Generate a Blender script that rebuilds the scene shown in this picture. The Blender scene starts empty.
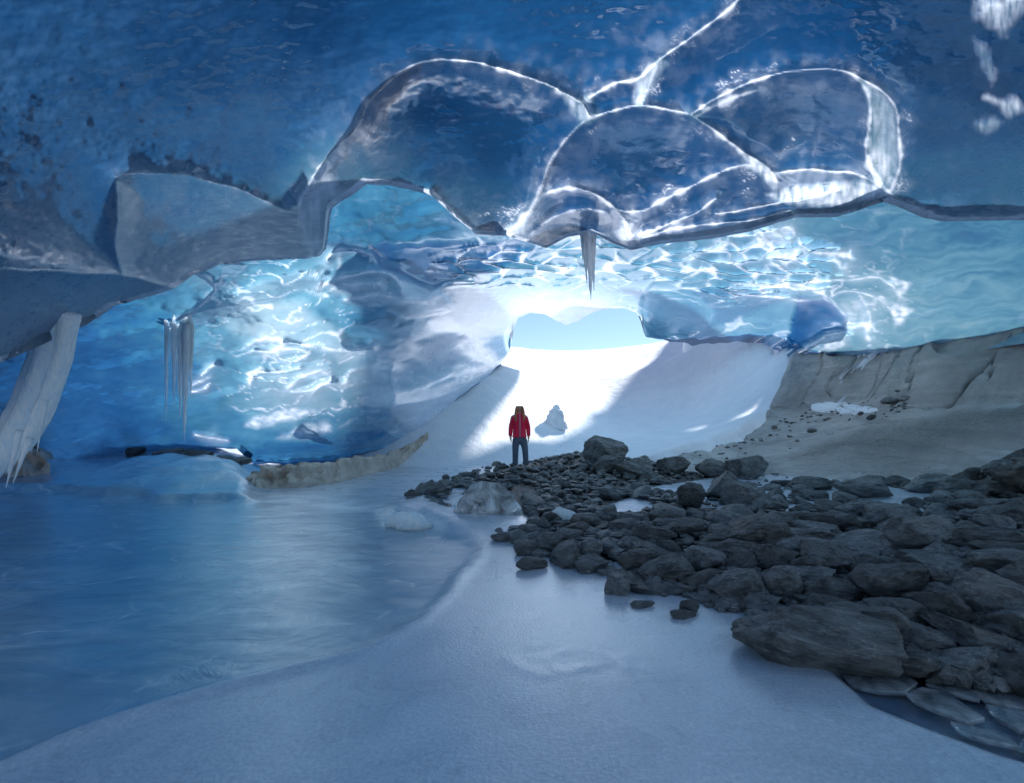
import bpy, bmesh, math, random
import numpy as np
from mathutils import Vector, Matrix, Euler
rnd = random.Random(7)
R = math.radians
sc = bpy.context.scene
COL = sc.collection
# ------------------------------------------------------------------ frame of the picture
F, Y0, CH = 500.0, 425.0, 1.2          # focal length in pixels, horizon row, eye height (m)
def W(px, py, d):
    return ((px - 512) / F * d, d, CH + (Y0 - py) / F * d)
def Wa(px, py, d):
    return np.stack([(px - 512) / F * d, d, CH + (Y0 - py) / F * d], -1)
def to_px(x, y, z):
    d = np.maximum(y, 0.3)
    return 512 + x / d * F, Y0 - (z - CH) / d * F
# ------------------------------------------------------------------ numeric helpers
def smooth(a, b, x):
    t = np.clip((x - a) / (b - a), 0, 1)
    return t * t * (3 - 2 * t)
_G = np.random.RandomState(3)
_PERM = _G.permutation(512)
_PERM = np.concatenate([_PERM, _PERM, _PERM])
_GRAD = _G.normal(size=(512, 3)); _GRAD /= np.linalg.norm(_GRAD, axis=1, keepdims=True)
def perlin(x, y, z):
    xi, yi, zi = np.floor(x).astype(int), np.floor(y).astype(int), np.floor(z).astype(int)
    xf, yf, zf = x - xi, y - yi, z - zi
    u, v, w = [t * t * t * (t * (t * 6 - 15) + 10) for t in (xf, yf, zf)]
    def g(i, j, k):
        h = _PERM[(_PERM[(_PERM[(xi + i) & 511] + yi + j) & 511] + zi + k) & 511]
        gr = _GRAD[h]
        return gr[..., 0] * (xf - i) + gr[..., 1] * (yf - j) + gr[..., 2] * (zf - k)
    def L(a, b, t): return a + t * (b - a)
    return L(L(L(g(0,0,0), g(1,0,0), u), L(g(0,1,0), g(1,1,0), u), v),
             L(L(g(0,0,1), g(1,0,1), u), L(g(0,1,1), g(1,1,1), u), v), w) * 1.5
def fbm(x, y, z=None, octv=4, gain=.5):
    z = np.zeros_like(x) if z is None else z
    s, a = np.zeros_like(x), 1.0
    for k in range(octv):
        s += a * perlin(x + 17.3 * k, y + 9.1 * k, z + 5.7 * k); x, y, z, a = x * 2.03, y * 2.03, z * 2.03, a * gain
    return s
def voronoi(x, y, seed=1):
    """F1, F2-F1 of a jittered grid"""
    xi, yi = np.floor(x).astype(int), np.floor(y).astype(int)
    rs = np.random.RandomState(seed); T = rs.rand(64, 64, 2) * .8 + .1
    f1 = np.full(x.shape, 9.0); f2 = np.full(x.shape, 9.0)
    for i in (-1, 0, 1):
        for j in (-1, 0, 1):
            p = T[(xi + i) % 64, (yi + j) % 64]
            dd = np.hypot(xi + i + p[..., 0] - x, yi + j + p[..., 1] - y)
            f2 = np.minimum(f2, np.maximum(f1, dd)); f1 = np.minimum(f1, dd)
    return f1, f2 - f1
class TPS:
    """thin plate spline through scattered (u, v, value)"""
    def __init__(s, pts, lam=0.0):
        P = np.array(pts, float); s.c = P[:, :2]; n = len(P)
        s.sc = np.abs(s.c).max(); s.c = s.c / s.sc
        K = s._k(np.linalg.norm(s.c[:, None] - s.c[None], axis=-1)) + lam * np.eye(n)
        Q = np.c_[np.ones(n), s.c]
        A = np.block([[K, Q], [Q.T, np.zeros((3, 3))]])
        s.w = np.linalg.solve(A, np.r_[P[:, 2], 0, 0, 0])
    @staticmethod
    def _k(r): return r * r * np.log(np.maximum(r, 1e-9))
    def __call__(s, u, v):
        sh = u.shape; q = np.stack([u.ravel(), v.ravel()], -1) / s.sc
        out = s.w[-3] + q @ s.w[-2:]
        for i in range(len(s.c)):
            out += s.w[i] * s._k(np.hypot(q[:, 0] - s.c[i, 0], q[:, 1] - s.c[i, 1]))
        return out.reshape(sh)
class IDW:
    """inverse-distance weighted values, for quantities that must stay in their range"""
    def __init__(s, pts, p=3.0, asp=1.6): s.P = np.array(pts, float); s.p = p; s.a = asp
    def __call__(s, u, v):
        num = np.zeros_like(u); den = np.zeros_like(u)
        for a, b, c in s.P:
            w = 1 / (((u - a) ** 2 + ((v - b) * s.a) ** 2 + 200) ** (s.p / 2)); num += w * c; den += w
        return num / den
def polydist(u, v, pts):
    """distance to a polyline and position along it (0..1)"""
    best = np.full(u.shape, 1e9); par = np.zeros(u.shape)
    L = [math.dist(pts[i], pts[i + 1]) for i in range(len(pts) - 1)]; tot = sum(L); acc = 0
    for i in range(len(pts) - 1):
        ax, ay = pts[i]; bx, by = pts[i + 1]; dx, dy = bx - ax, by - ay
        t = np.clip(((u - ax) * dx + (v - ay) * dy) / max(dx * dx + dy * dy, 1e-9), 0, 1)
        d = np.hypot(u - ax - t * dx, v - ay - t * dy)
        m = d < best; best = np.where(m, d, best); par = np.where(m, (acc + t * L[i]) / tot, par); acc += L[i]
    return best, par
def inpoly(u, v, pts):
    c = np.zeros(u.shape, bool); n = len(pts)
    for i in range(n):
        (x1, y1), (x2, y2) = pts[i], pts[(i + 1) % n]
        if y1 == y2: continue
        m = ((y1 > v) != (y2 > v)) & (u < (x2 - x1) * (v - y1) / (y2 - y1) + x1)
        c ^= m
    return c
def sdf(u, v, pts):
    """signed distance to a closed outline, positive inside"""
    d, _ = polydist(u, v, list(pts) + [pts[0]])
    return np.where(inpoly(u, v, pts), d, -d)
def spline(pts, n=8):
    """Catmull-Rom through a polyline"""
    P = [pts[0]] + list(pts) + [pts[-1]]; out = []
    for i in range(1, len(P) - 2):
        p0, p1, p2, p3 = [np.array(q, float) for q in P[i - 1:i + 3]]
        for k in range(n):
            t = k / n
            out.append(tuple(.5 * (2 * p1 + (p2 - p0) * t + (2 * p0 - 5 * p1 + 4 * p2 - p3) * t * t + (3 * p1 - p0 - 3 * p2 + p3) * t ** 3)))
    return out + [tuple(pts[-1])]
# ------------------------------------------------------------------ objects
def link(name, me, mat=None, parent=None):
    o = bpy.data.objects.new(name, me); COL.objects.link(o)
    if mat is not None: me.materials.append(mat)
    if parent is not None: o.parent = parent
    return o
def tag(o, label=None, cat=None, group=None, kind=None):
    for k, v in (('label', label), ('category', cat), ('group', group), ('kind', kind)):
        if v: o[k] = v
    return o
def raw_mesh(name, V, Fq, attrs=None, sm=True):
    me = bpy.data.meshes.new(name)
    V = np.asarray(V, np.float32); Fq = np.asarray(Fq, np.int32)
    me.vertices.add(len(V)); me.vertices.foreach_set('co', V.ravel())
    k = Fq.shape[1]
    me.loops.add(Fq.size); me.loops.foreach_set('vertex_index', Fq.ravel())
    me.polygons.add(len(Fq)); me.polygons.foreach_set('loop_start', np.arange(0, Fq.size, k, dtype=np.int32))
    me.polygons.foreach_set('loop_total', np.full(len(Fq), k, np.int32))
    me.polygons.foreach_set('use_smooth', np.full(len(Fq), sm))
    me.update(calc_edges=True); me.validate()
    for nme, a in (attrs or {}).items():
        at = me.attributes.new(nme, 'FLOAT', 'POINT'); at.data.foreach_set('value', np.asarray(a, np.float32).ravel())
    return me
def grid_mesh(name, X, attrs=None, keep=None, sm=True):
    n, m = X.shape[:2]; idx = np.arange(n * m).reshape(n, m)
    Fq = np.stack([idx[:-1, :-1], idx[:-1, 1:], idx[1:, 1:], idx[1:, :-1]], -1).reshape(-1, 4)
    V = X.reshape(-1, 3)
    A = {k: a.ravel() for k, a in (attrs or {}).items()}
    if keep is not None:
        kf = keep.ravel()[Fq].all(1); Fq = Fq[kf]
        used = np.zeros(len(V), bool); used[Fq.ravel()] = True
        mp = np.cumsum(used) - 1; Fq = mp[Fq]; V = V[used]; A = {k: a[used] for k, a in A.items()}
    return raw_mesh(name, V, Fq, A, sm)
# ------------------------------------------------------------------ node helper
class N:
    def __init__(s, name):
        s.m = bpy.data.materials.new(name); s.m.use_nodes = True; s.t = s.m.node_tree; s.t.nodes.clear()
        s.out = s.t.nodes.new('ShaderNodeOutputMaterial')
    def n(s, typ, **kw):
        nd = s.t.nodes.new('ShaderNode' + typ)
        for k, v in kw.items():
            if k in nd.inputs.keys() if isinstance(k, str) else False: s.set(nd.inputs[k], v)
            else: setattr(nd, k, v)
        return nd
    def set(s, inp, v):
        if isinstance(v, bpy.types.NodeSocket): s.t.links.new(v, inp)
        else: inp.default_value = v
    def i(s, nd, **kw):
        for k, v in kw.items(): s.set(nd.inputs[k], v)
        return nd
    def coord(s, scale=(1, 1, 1), rot=(0, 0, 0)):
        tc = s.n('TexCoord'); mp = s.n('Mapping'); mp.inputs['Scale'].default_value = scale; mp.inputs['Rotation'].default_value = rot
        s.t.links.new(tc.outputs['Object'], mp.inputs['Vector']); return mp.outputs['Vector']
    def noise(s, vec, scale, detail=4, rough=.55, dist=0.0):
        nd = s.n('TexNoise'); s.set(nd.inputs['Vector'], vec); nd.inputs['Scale'].default_value = scale
        nd.inputs['Detail'].default_value = detail; nd.inputs['Roughness'].default_value = rough; nd.inputs['Distortion'].default_value = dist
        return nd.outputs['Fac']
    def attr(s, name):
        nd = s.n('Attribute'); nd.attribute_name = name; return nd.outputs['Fac']
    def math(s, op, a, b=0.0, clamp=False):
        nd = s.n('Math'); nd.operation = op; nd.use_clamp = clamp; s.set(nd.inputs[0], a); s.set(nd.inputs[1], b); return nd.outputs[0]
    def ramp(s, fac, stops, interp='LINEAR'):
        nd = s.n('ValToRGB'); s.set(nd.inputs['Fac'], fac); cr = nd.color_ramp; cr.interpolation = interp
        while len(cr.elements) < len(stops): cr.elements.new(.5)
        for e, (p, c) in zip(cr.elements, stops):
            e.position = p; e.color = (c, c, c, 1) if isinstance(c, (int, float)) else (*c, 1)
        return nd.outputs['Color']
    def mapr(s, v, a, b, c, d):
        nd = s.n('MapRange'); nd.clamp = True
        for k, x in zip(('Value', 'From Min', 'From Max', 'To Min', 'To Max'), (v, a, b, c, d)): s.set(nd.inputs[k], x)
        return nd.outputs[0]
    def mix(s, f, a, b, typ='MIX'):
        nd = s.n('Mix'); nd.data_type = 'RGBA'; nd.blend_type = typ
        s.set(nd.inputs[0], f)
        for k, v in ((6, a), (7, b)): s.set(nd.inputs[k], (*v, 1) if isinstance(v, tuple) and len(v) == 3 else v)
        return nd.outputs[2]
    def bump(s, h, strength, dist, normal=None):
        nd = s.n('Bump'); s.set(nd.inputs['Height'], h); s.set(nd.inputs['Strength'], strength); nd.inputs['Distance'].default_value = dist
        if normal is not None: s.set(nd.inputs['Normal'], normal)
        return nd.outputs['Normal']
    def mixsh(s, f, a, b):
        nd = s.n('MixShader'); s.set(nd.inputs[0], f); s.t.links.new(a, nd.inputs[1]); s.t.links.new(b, nd.inputs[2]); return nd.outputs[0]
    def done(s, sh): s.t.links.new(sh, s.out.inputs['Surface']); return s.m

def ice_material(name, trans_scale=1.0, rough=.16, stretch=(1, 1, 1), noise_amt=.22, gl=1.0, spot=.3, fine=5.0, bst=.35, side=-1, alb=.5, frt=(.20, .40, .58), frr=(.07, .16, .28)):
    """glacier ice: light from outside seeps through; the thicker the ice the deeper the blue. 'thick', 'frost' and 'rim' are set by eye per vertex, the last also paints glints"""
    k = N(name); v = k.coord(stretch)
    n1 = k.noise(v, 1.1, 6, .62, .6); n2 = k.noise(v, fine, 5, .6, .4); n3 = k.noise(v, 21.0, 4, .6)
    th = k.math('ADD', k.attr('thick'), k.math('MULTIPLY', k.math('SUBTRACT', n1, .5), noise_amt * 2.2))
    th = k.math('ADD', th, k.math('MULTIPLY', k.math('SUBTRACT', n2, .5), noise_amt * 1.1))
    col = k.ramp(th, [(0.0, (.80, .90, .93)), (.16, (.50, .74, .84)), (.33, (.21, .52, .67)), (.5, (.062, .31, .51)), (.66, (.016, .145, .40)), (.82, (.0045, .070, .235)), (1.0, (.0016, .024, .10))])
    # frost and bubbles: cloudy white in the ice
    fr = k.attr('frost')
    fr = k.math('MULTIPLY', fr, k.mapr(k.math('ADD', k.math('MULTIPLY', n2, .6), k.math('MULTIPLY', n3, .5)), .38, .68, .25, 1.25), True)
    col = k.mix(fr, col, frt)
    # specks of dirt frozen in
    vo = k.n('TexVoronoi'); k.set(vo.inputs['Vector'], k.coord()); vo.inputs['Scale'].default_value = 3.1
    sp = k.math('MULTIPLY', k.mapr(vo.outputs['Distance'], .035, .075, 1, 0), k.mapr(n1, .47, .55, 0, 1))
    col = k.mix(k.math('MULTIPLY', sp, spot), col, (.004, .012, .03))
    col = k.mix(1.0, col, (trans_scale,) * 3, 'MULTIPLY')
    rim = k.attr('rim')  # refracted and reflected glints painted white along cusps and bands
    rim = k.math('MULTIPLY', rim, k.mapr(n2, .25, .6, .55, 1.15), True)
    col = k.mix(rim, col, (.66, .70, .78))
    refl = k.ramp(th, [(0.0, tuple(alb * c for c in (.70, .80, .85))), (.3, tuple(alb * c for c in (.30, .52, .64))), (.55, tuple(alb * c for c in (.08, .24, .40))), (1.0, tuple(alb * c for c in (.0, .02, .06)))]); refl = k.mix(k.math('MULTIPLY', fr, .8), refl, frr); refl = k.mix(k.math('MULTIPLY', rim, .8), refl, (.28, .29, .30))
    h = k.math('ADD', k.math('MULTIPLY', n2, .5), k.math('MULTIPLY', n3, k.math('ADD', k.math('MULTIPLY', fr, .5), .06)))
    nb = k.bump(h, bst, .08)
    tr = k.n('BsdfTranslucent'); k.set(tr.inputs['Color'], col)
    # the light entered through the level top of the glacier, whatever way the melted underside faces
    geo = k.n('NewGeometry'); sg = k.math('MULTIPLY', k.math('SUBTRACT', geo.outputs['Backfacing'], .5), 2.0 * side)
    cz = k.n('CombineXYZ'); k.set(cz.inputs[2], k.math('MULTIPLY', sg, 1.5))
    vm = k.n('VectorMath'); vm.operation = 'ADD'; k.set(vm.inputs[0], nb); k.set(vm.inputs[1], cz.outputs[0])
    vn = k.n('VectorMath'); vn.operation = 'NORMALIZE'; k.set(vn.inputs[0], vm.outputs[0]); k.set(tr.inputs['Normal'], vn.outputs[0])
    df = k.n('BsdfDiffuse'); k.set(df.inputs['Color'], refl); k.set(df.inputs['Normal'], nb)
    gs = k.n('BsdfGlossy'); gs.inputs['Color'].default_value = (.92, .95, 1, 1)
    k.set(gs.inputs['Roughness'], k.math('ADD', k.math('MULTIPLY', fr, .4), rough)); k.set(gs.inputs['Normal'], nb)
    add = k.n('AddShader'); k.t.links.new(tr.outputs[0], add.inputs[0]); k.t.links.new(df.outputs[0], add.inputs[1])
    fn = k.n('Fresnel'); fn.inputs['IOR'].default_value = 1.31; k.set(fn.inputs['Normal'], nb)
    return k.done(k.mixsh(k.math('MULTIPLY', fn.outputs[0], gl, True), add.outputs[0], gs.outputs[0]))
# ================================================================== cave ice: near ceiling
LIP_A = [(-420,480),(-250,440),(-100,398),(-40,374),(0,357),(40,340),(75,325),(110,303),(140,296),(165,288),(190,272),(215,263),(260,258),(300,257),(317,254),(323,247),
 (326,206),(335,198),(346,192),(363,179),(388,181),(412,186),(430,191),(455,214),(476,232),(507,233),(525,239),(546,246),(567,235),(592,230),(616,242),(632,248),(660,242),
 (677,240),(715,236),(752,229),(797,215),(842,214),(872,204),(889,198),(910,205),(929,214),(947,218),(1024,217),(1150,214),(1420,214)]
DA = TPS([(p, q, 1 / d) for p, q, d in [(-420,470,3.6),(-420,100,2.3),(-420,-260,1.7),(0,357,4.1),(0,300,3.6),(0,200,2.9),(0,0,2.25),(0,-260,1.7),(110,303,5.5),(165,288,6.1),(120,180,3.4),(260,258,6.6),
 (320,250,6.6),(330,120,3.35),(346,192,4.25),(300,0,2.6),(512,-260,1.85),(512,0,2.85),(440,60,3.3),(430,190,4.6),(510,232,6.2),(590,105,3.8),(640,240,6.5),(740,5,2.85),(700,115,3.9),(775,175,5.4),(760,228,6.3),
 (887,192,5.6),(900,100,3.75),(860,72,3.4),(947,217,5.9),(1024,216,5.6),(1024,0,2.6),(1024,110,3.6),(1420,214,5.0),(1420,0,2.4),(1420,-260,1.7)]])
# cusped ridges where two melt hollows meet: points, drop (share of distance), flank width px, painted glint half-width px at start / middle / end
RID = [
 ([(298,205),(318,169),(339,144),(356,127),(370,98),(398,74),(434,60),(469,62),(511,72),(546,84),(581,102),(590,116)], .075, 15, (2.2,.7,3.5)),
 ([(590,118),(567,137),(553,158),(543,186),(529,214),(511,232)], .07, 13, (1.2,1.2,4.5)),
 ([(589,98),(603,90),(616,84),(638,79),(660,59),(692,37),(737,2),(790,-60)], .07, 14, (2.5,2.2,.8)),
 ([(660,58),(652,78),(641,106)], .03, 8, (4.5,2.2,1.2)),
 ([(588,120),(609,112),(639,105),(666,110),(692,115)], .06, 12, (1.6,1.3,1.8)),
 ([(692,115),(715,131),(741,150),(767,168),(776,182)], .07, 13, (1.5,2.6,6)),
 ([(692,114),(715,99),(741,86),(775,75),(809,70),(842,71),(865,81),(884,94),(897,112),(900,139),(899,165),(889,193)], .075, 15, (2.4,1.3,2.0)),
 ([(696,117),(722,102),(756,90)], .02, 7, (3,3.2,1.5)),
 ([(854,75),(867,94),(870,124),(866,150),(873,172),(887,191)], .03, 8, (1.6,2.2,4)),
 ([(775,173),(795,171),(820,171),(857,174),(887,192)], .05, 9, (2.4,1.0,2)),
 ([(889,193),(910,204),(929,213),(947,217),(1024,215.5),(1150,213)], .03, 12, (1.6,.9,.5)),
 ([(516,230),(539,200),(560,190),(575,189),(590,193),(609,204),(623,218),(632,234)], .05, 9, (3,1.6,4.5)),
 ([(532,234),(553,218),(581,209),(609,213)], .03, 7, (2,1.1,1.0)),
 ([(614,209),(630,213),(645,211),(660,203),(677,194),(704,180),(734,168),(758,166)], .045, 9, (2.5,2.4,1.4)),
 ([(640,236),(670,224),(696,213),(716,199)], .04, 8, (4.5,2.0,1.0)),
 ([(640,240),(670,230),(715,224),(752,220),(790,211)], .03, 6, (3,1.2,2)),
 ([(716,214),(726,213),(764,206),(797,201),(840,190)], .03, 7, (1.5,1.6,2.0)),
 ([(116,185),(117,219),(115,246),(124,277)], .03, 16, (.6,.5,1.2)),
 ([(116,178),(137,173),(185,173),(212,181),(246,192),(274,205),(299,216)], .045, 18, (1.0,.5,.6)),
 ([(-80,266),(0,268),(66,272),(123,275),(150,282),(172,288)], .04, 16, (.6,.6,1.0)),
 ([(430,191),(455,214),(476,232)], .02, 6, (.8,1.0,2.6)),
]
# bands of clear bright ice between ridges, plus painted reflections: outline, strength, softness
BANDS = [
 ([(300,200),(318,169),(339,144),(342,155),(334,169),(335,189),(346,190),(332,199),(325,207),(321,228),(324,248),(312,256),(304,240),(298,216)], .42, 5),
 ([(560,90),(581,99),(590,96),(596,112),(590,122),(580,117),(571,108)], .5, 6),
 ([(636,80),(662,57),(668,62),(656,80),(644,106),(634,104)], .55, 5),
 ([(858,78),(876,86),(892,106),(897,135),(897,165),(888,190),(872,170),(867,148),(871,122),(866,96)], .30, 4),
 ([(872,150),(884,145),(894,160),(888,188),(874,168)], .55, 6),
 ([(767,195),(801,185),(865,180),(885,191),(850,204),(820,205),(790,204)], .75, 4),
 ([(741,152),(757,160),(776,172),(773,186),(762,178)], .8, 4),
 ([(516,222),(526,216),(532,224),(524,234),(508,232)], .8, 4),
 ([(622,214),(634,222),(640,240),(628,244),(618,236)], .7, 5),
 ([(985,97),(1015,99),(1022,110),(1007,116),(1000,108)], .5, 6),
 ([(975,124),(996,118),(1003,122),(986,134)], .25, 6),
 ([(976,2),(1030,-6),(1017,15),(1004,30),(992,23),(978,16)], .5, 9),
 ([(975,40),(985,45),(996,72),(992,84),(984,66)], .2, 6),
]
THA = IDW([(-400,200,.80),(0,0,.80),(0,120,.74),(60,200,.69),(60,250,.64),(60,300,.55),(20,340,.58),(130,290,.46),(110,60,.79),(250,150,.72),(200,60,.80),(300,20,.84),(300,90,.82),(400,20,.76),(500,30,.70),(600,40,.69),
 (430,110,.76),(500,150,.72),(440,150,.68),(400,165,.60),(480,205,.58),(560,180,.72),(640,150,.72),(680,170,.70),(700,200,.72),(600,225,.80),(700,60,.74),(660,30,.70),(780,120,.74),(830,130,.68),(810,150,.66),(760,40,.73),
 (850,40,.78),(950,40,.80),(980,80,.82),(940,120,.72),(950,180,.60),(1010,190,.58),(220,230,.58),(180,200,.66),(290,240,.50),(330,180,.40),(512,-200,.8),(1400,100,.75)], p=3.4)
FRA = IDW([(0,0,.05),(0,120,.25),(60,200,.3),(60,250,.45),(60,310,.55),(140,290,.6),(250,150,.3),(200,60,.05),(300,20,.0),(400,20,.0),(520,30,.0),(430,110,.02),(500,140,.08),(400,165,.55),(440,180,.6),(490,210,.6),(360,160,.6),
 (560,170,.15),(640,150,.18),(660,190,.2),(600,225,.15),(700,70,.08),(780,120,.15),(840,130,.35),(810,155,.35),(850,40,.02),(980,80,.1),(940,130,.3),(950,180,.55),(1010,195,.6),(180,240,.5),(240,240,.55),(150,200,.2),(300,240,.75),(325,170,.6),(512,-200,0),(-400,200,.3),(1400,150,.4)], p=3.4)
def soft_floor(cx, y, half):
    lo = np.array([y[np.abs(cx - c) < half].min() for c in cx])
    return np.array([lo[np.abs(cx - c) < half].mean() for c in cx])
LOOK = {}
def depth_at(which, px, py):
    u, v, d = LOOK[which]; k = np.argmin((u - px) ** 2 + (v - py) ** 2); return float(d.ravel()[k])
def near_ceiling(mat):
    cx = np.concatenate([np.linspace(-420, -20, 70), np.arange(-17, 1041, 1.6), np.linspace(1050, 1420, 60)])
    lx, ly = zip(*LIP_A); lip = np.interp(cx, lx, ly)
    lip += fbm(cx / 14, cx * 0, octv=3) * np.where(cx < 330, 1.6, .5)
    t1 = np.linspace(0, 1, 26)[:-1]
    base = soft_floor(cx, lip, 70) - 14
    V1 = np.repeat((-260 + 250 * t1)[:, None], len(cx), 1)
    V2 = -10 + (base[None] + 10) * np.linspace(0, 1, 170)[:-1, None]
    V3 = base[None] + (lip - base)[None] * np.linspace(0, 1, 60)[:, None]
    v = np.concatenate([V1, V2, V3]); u = np.repeat(cx[None], len(v), 0)
    wob = 1.5
    uu = u + wob * fbm(u / 40, v / 40); vv = v + wob * fbm(u / 40 + 50, v / 40)
    d = 1 / DA(u, v)
    th, fr = THA(u, v), FRA(u, v) * (1 - .6 * smooth(380, 440, u) * smooth(900, 860, u) * smooth(215, 190, v)) + .10 * smooth(420, 250, u)
    rim = np.zeros_like(u); drop = np.zeros_like(u); near = np.full(u.shape, 1e9)
    n_a = fbm(u / 16, v / 16, octv=3); n_b = fbm(u / 45 + 9, v / 45, octv=2)
    for pts, a, w, (w0, w1, w2) in RID:
        P = spline(pts, 6)
        b = [min(p[0] for p in P) - 90, max(p[0] for p in P) + 90, min(p[1] for p in P) - 90, max(p[1] for p in P) + 90]
        m = (u > b[0]) & (u < b[1]) & (v > b[2]) & (v < b[3])
        ds, pr = polydist(uu[m], vv[m], P)
        hw = np.where(pr < .5, w0 + (w1 - w0) * pr * 2, w1 + (w2 - w1) * (pr * 2 - 1)) * np.clip(.75 + 1.3 * n_a[m] + .5 * n_b[m], .25, 1.9)
        drop[m] = np.maximum(drop[m], a * (.72 * np.exp(-ds / w) + .28 * np.exp(-ds / (w * 3)) * smooth(88, 45, ds)))
        near[m] = np.minimum(near[m], ds)
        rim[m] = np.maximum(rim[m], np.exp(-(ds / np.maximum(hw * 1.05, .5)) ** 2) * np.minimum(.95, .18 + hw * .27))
        th[m] -= .07 * np.exp(-ds / (w * .5)); 
        for c_ in (2.4, 4.2):                                  # fainter painted glints running beside the cusp
            rim[m] = np.maximum(rim[m], np.clip(1.1 - np.abs(ds - c_ * hw - 1.5 * n_b[m]) / .9, 0, 1) * np.clip(hw / 3.2 - .3, 0, .8) * np.clip(.35 + 1.3 * n_b[m], 0, 1))
        rim[m] = np.maximum(rim[m], .16 * np.exp(-ds / (hw * 3.2 + 1.5)) * np.clip(hw / 2.2, .1, 1))
    for pts, s, soft in BANDS:
        q = sdf(u, v, pts); k = smooth(-soft, soft, q + n_a * soft * .6)
        rim = np.maximum(rim, k * s * np.clip(.75 + .9 * fbm(u / 5, v / 22 + 3, octv=3), .15, 1.2)); drop += .008 * k; th -= .25 * k
    # hollows swell away from their rims
    d *= 1 + .05 * (1 - np.exp(-np.minimum(near, 88) / 24))
    d *= 1 - drop
    lipd = np.maximum(lip[None] - v, 0)
    edge = np.exp(-lipd / 5)
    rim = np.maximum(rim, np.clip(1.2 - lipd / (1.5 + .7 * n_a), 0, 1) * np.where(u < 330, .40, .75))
    th -= .12 * edge
    rough = np.where(u < 330, 1, .35) * smooth(330, 150, np.abs(v - 300) + 0 * u)
    d *= 1 + .005 * fbm(u / 30, v / 18, octv=3) + .0012 * rough * fbm(u / 7, v / 5, octv=3)
    X = Wa(u, v, d); LOOK['near'] = (u, v, d)
    # the underside turns up and back behind the lip
    L = X[-1]; ext = []
    for s in np.linspace(0, 1.0, 9)[1:]:
        q = L.copy(); q[:, 1] += .16 * math.sin(s * 2.2); q[:, 2] += .30 * s ** 2 - .03 * math.sin(s * math.pi)
        ext.append(q)
    X = np.concatenate([X, np.stack(ext)]); e = len(ext)
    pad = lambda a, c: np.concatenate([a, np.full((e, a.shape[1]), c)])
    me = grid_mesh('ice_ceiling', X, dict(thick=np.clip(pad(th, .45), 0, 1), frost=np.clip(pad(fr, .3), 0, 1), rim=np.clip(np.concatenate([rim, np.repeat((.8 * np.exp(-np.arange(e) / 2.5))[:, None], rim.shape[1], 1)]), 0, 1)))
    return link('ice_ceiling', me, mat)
# ================================================================== cave ice: the far vault and the left wall
BOT_B = [(-320,520),(-200,490),(0,468),(60,461),(100,447),(170,443),(235,447),(250,462),(330,459),(400,444),(428,431),(440,414),(462,394),(485,378),(503,361),(511,349),(513,330),(518,318),(530,313),(545,314),(556,321),(566,325),(576,322),(590,314),(605,309),(625,308),(637,313),(642,324),(645,337),
 (665,339),(700,338),(745,334),(775,334),(790,340),(812,349),(830,352),(880,355),(920,351),(960,345),(1024,328),(1120,306),(1320,280)]
DB = TPS([(p, q, 1 / d) for p, q, d in [(-320,520,6.5),(-320,250,5.4),(-320,60,4.0),(0,462,9.5),(0,400,8.0),(0,300,6.6),(0,60,3.9),(100,450,10.3),(100,340,7.9),(180,350,8.6),(180,452,11.4),(240,460,12.2),(250,300,8.9),(200,150,5.9),(330,255,8.7),
 (330,350,10.2),(330,456,14.0),(400,442,16),(430,330,12.3),(450,372,17),(470,385,19),(505,358,22.5),(512,335,25),(525,313,24),(580,315,24),(640,310,24),(645,338,24),(580,290,18),(580,262,13.2),(580,232,9.3),(580,150,6.9),(400,255,9.8),(400,150,8.0),(700,240,9.3),
 (700,295,15.5),(700,337,22.5),(770,333,19.5),(800,345,17),(830,351,15.7),(850,300,12.2),(850,230,8.4),(850,120,6.2),(900,351,13.3),(950,270,9.2),(1024,325,9.9),(1024,220,6.9),(1024,120,5.2),(1320,280,6.0),(1320,150,5.0)]])
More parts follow.
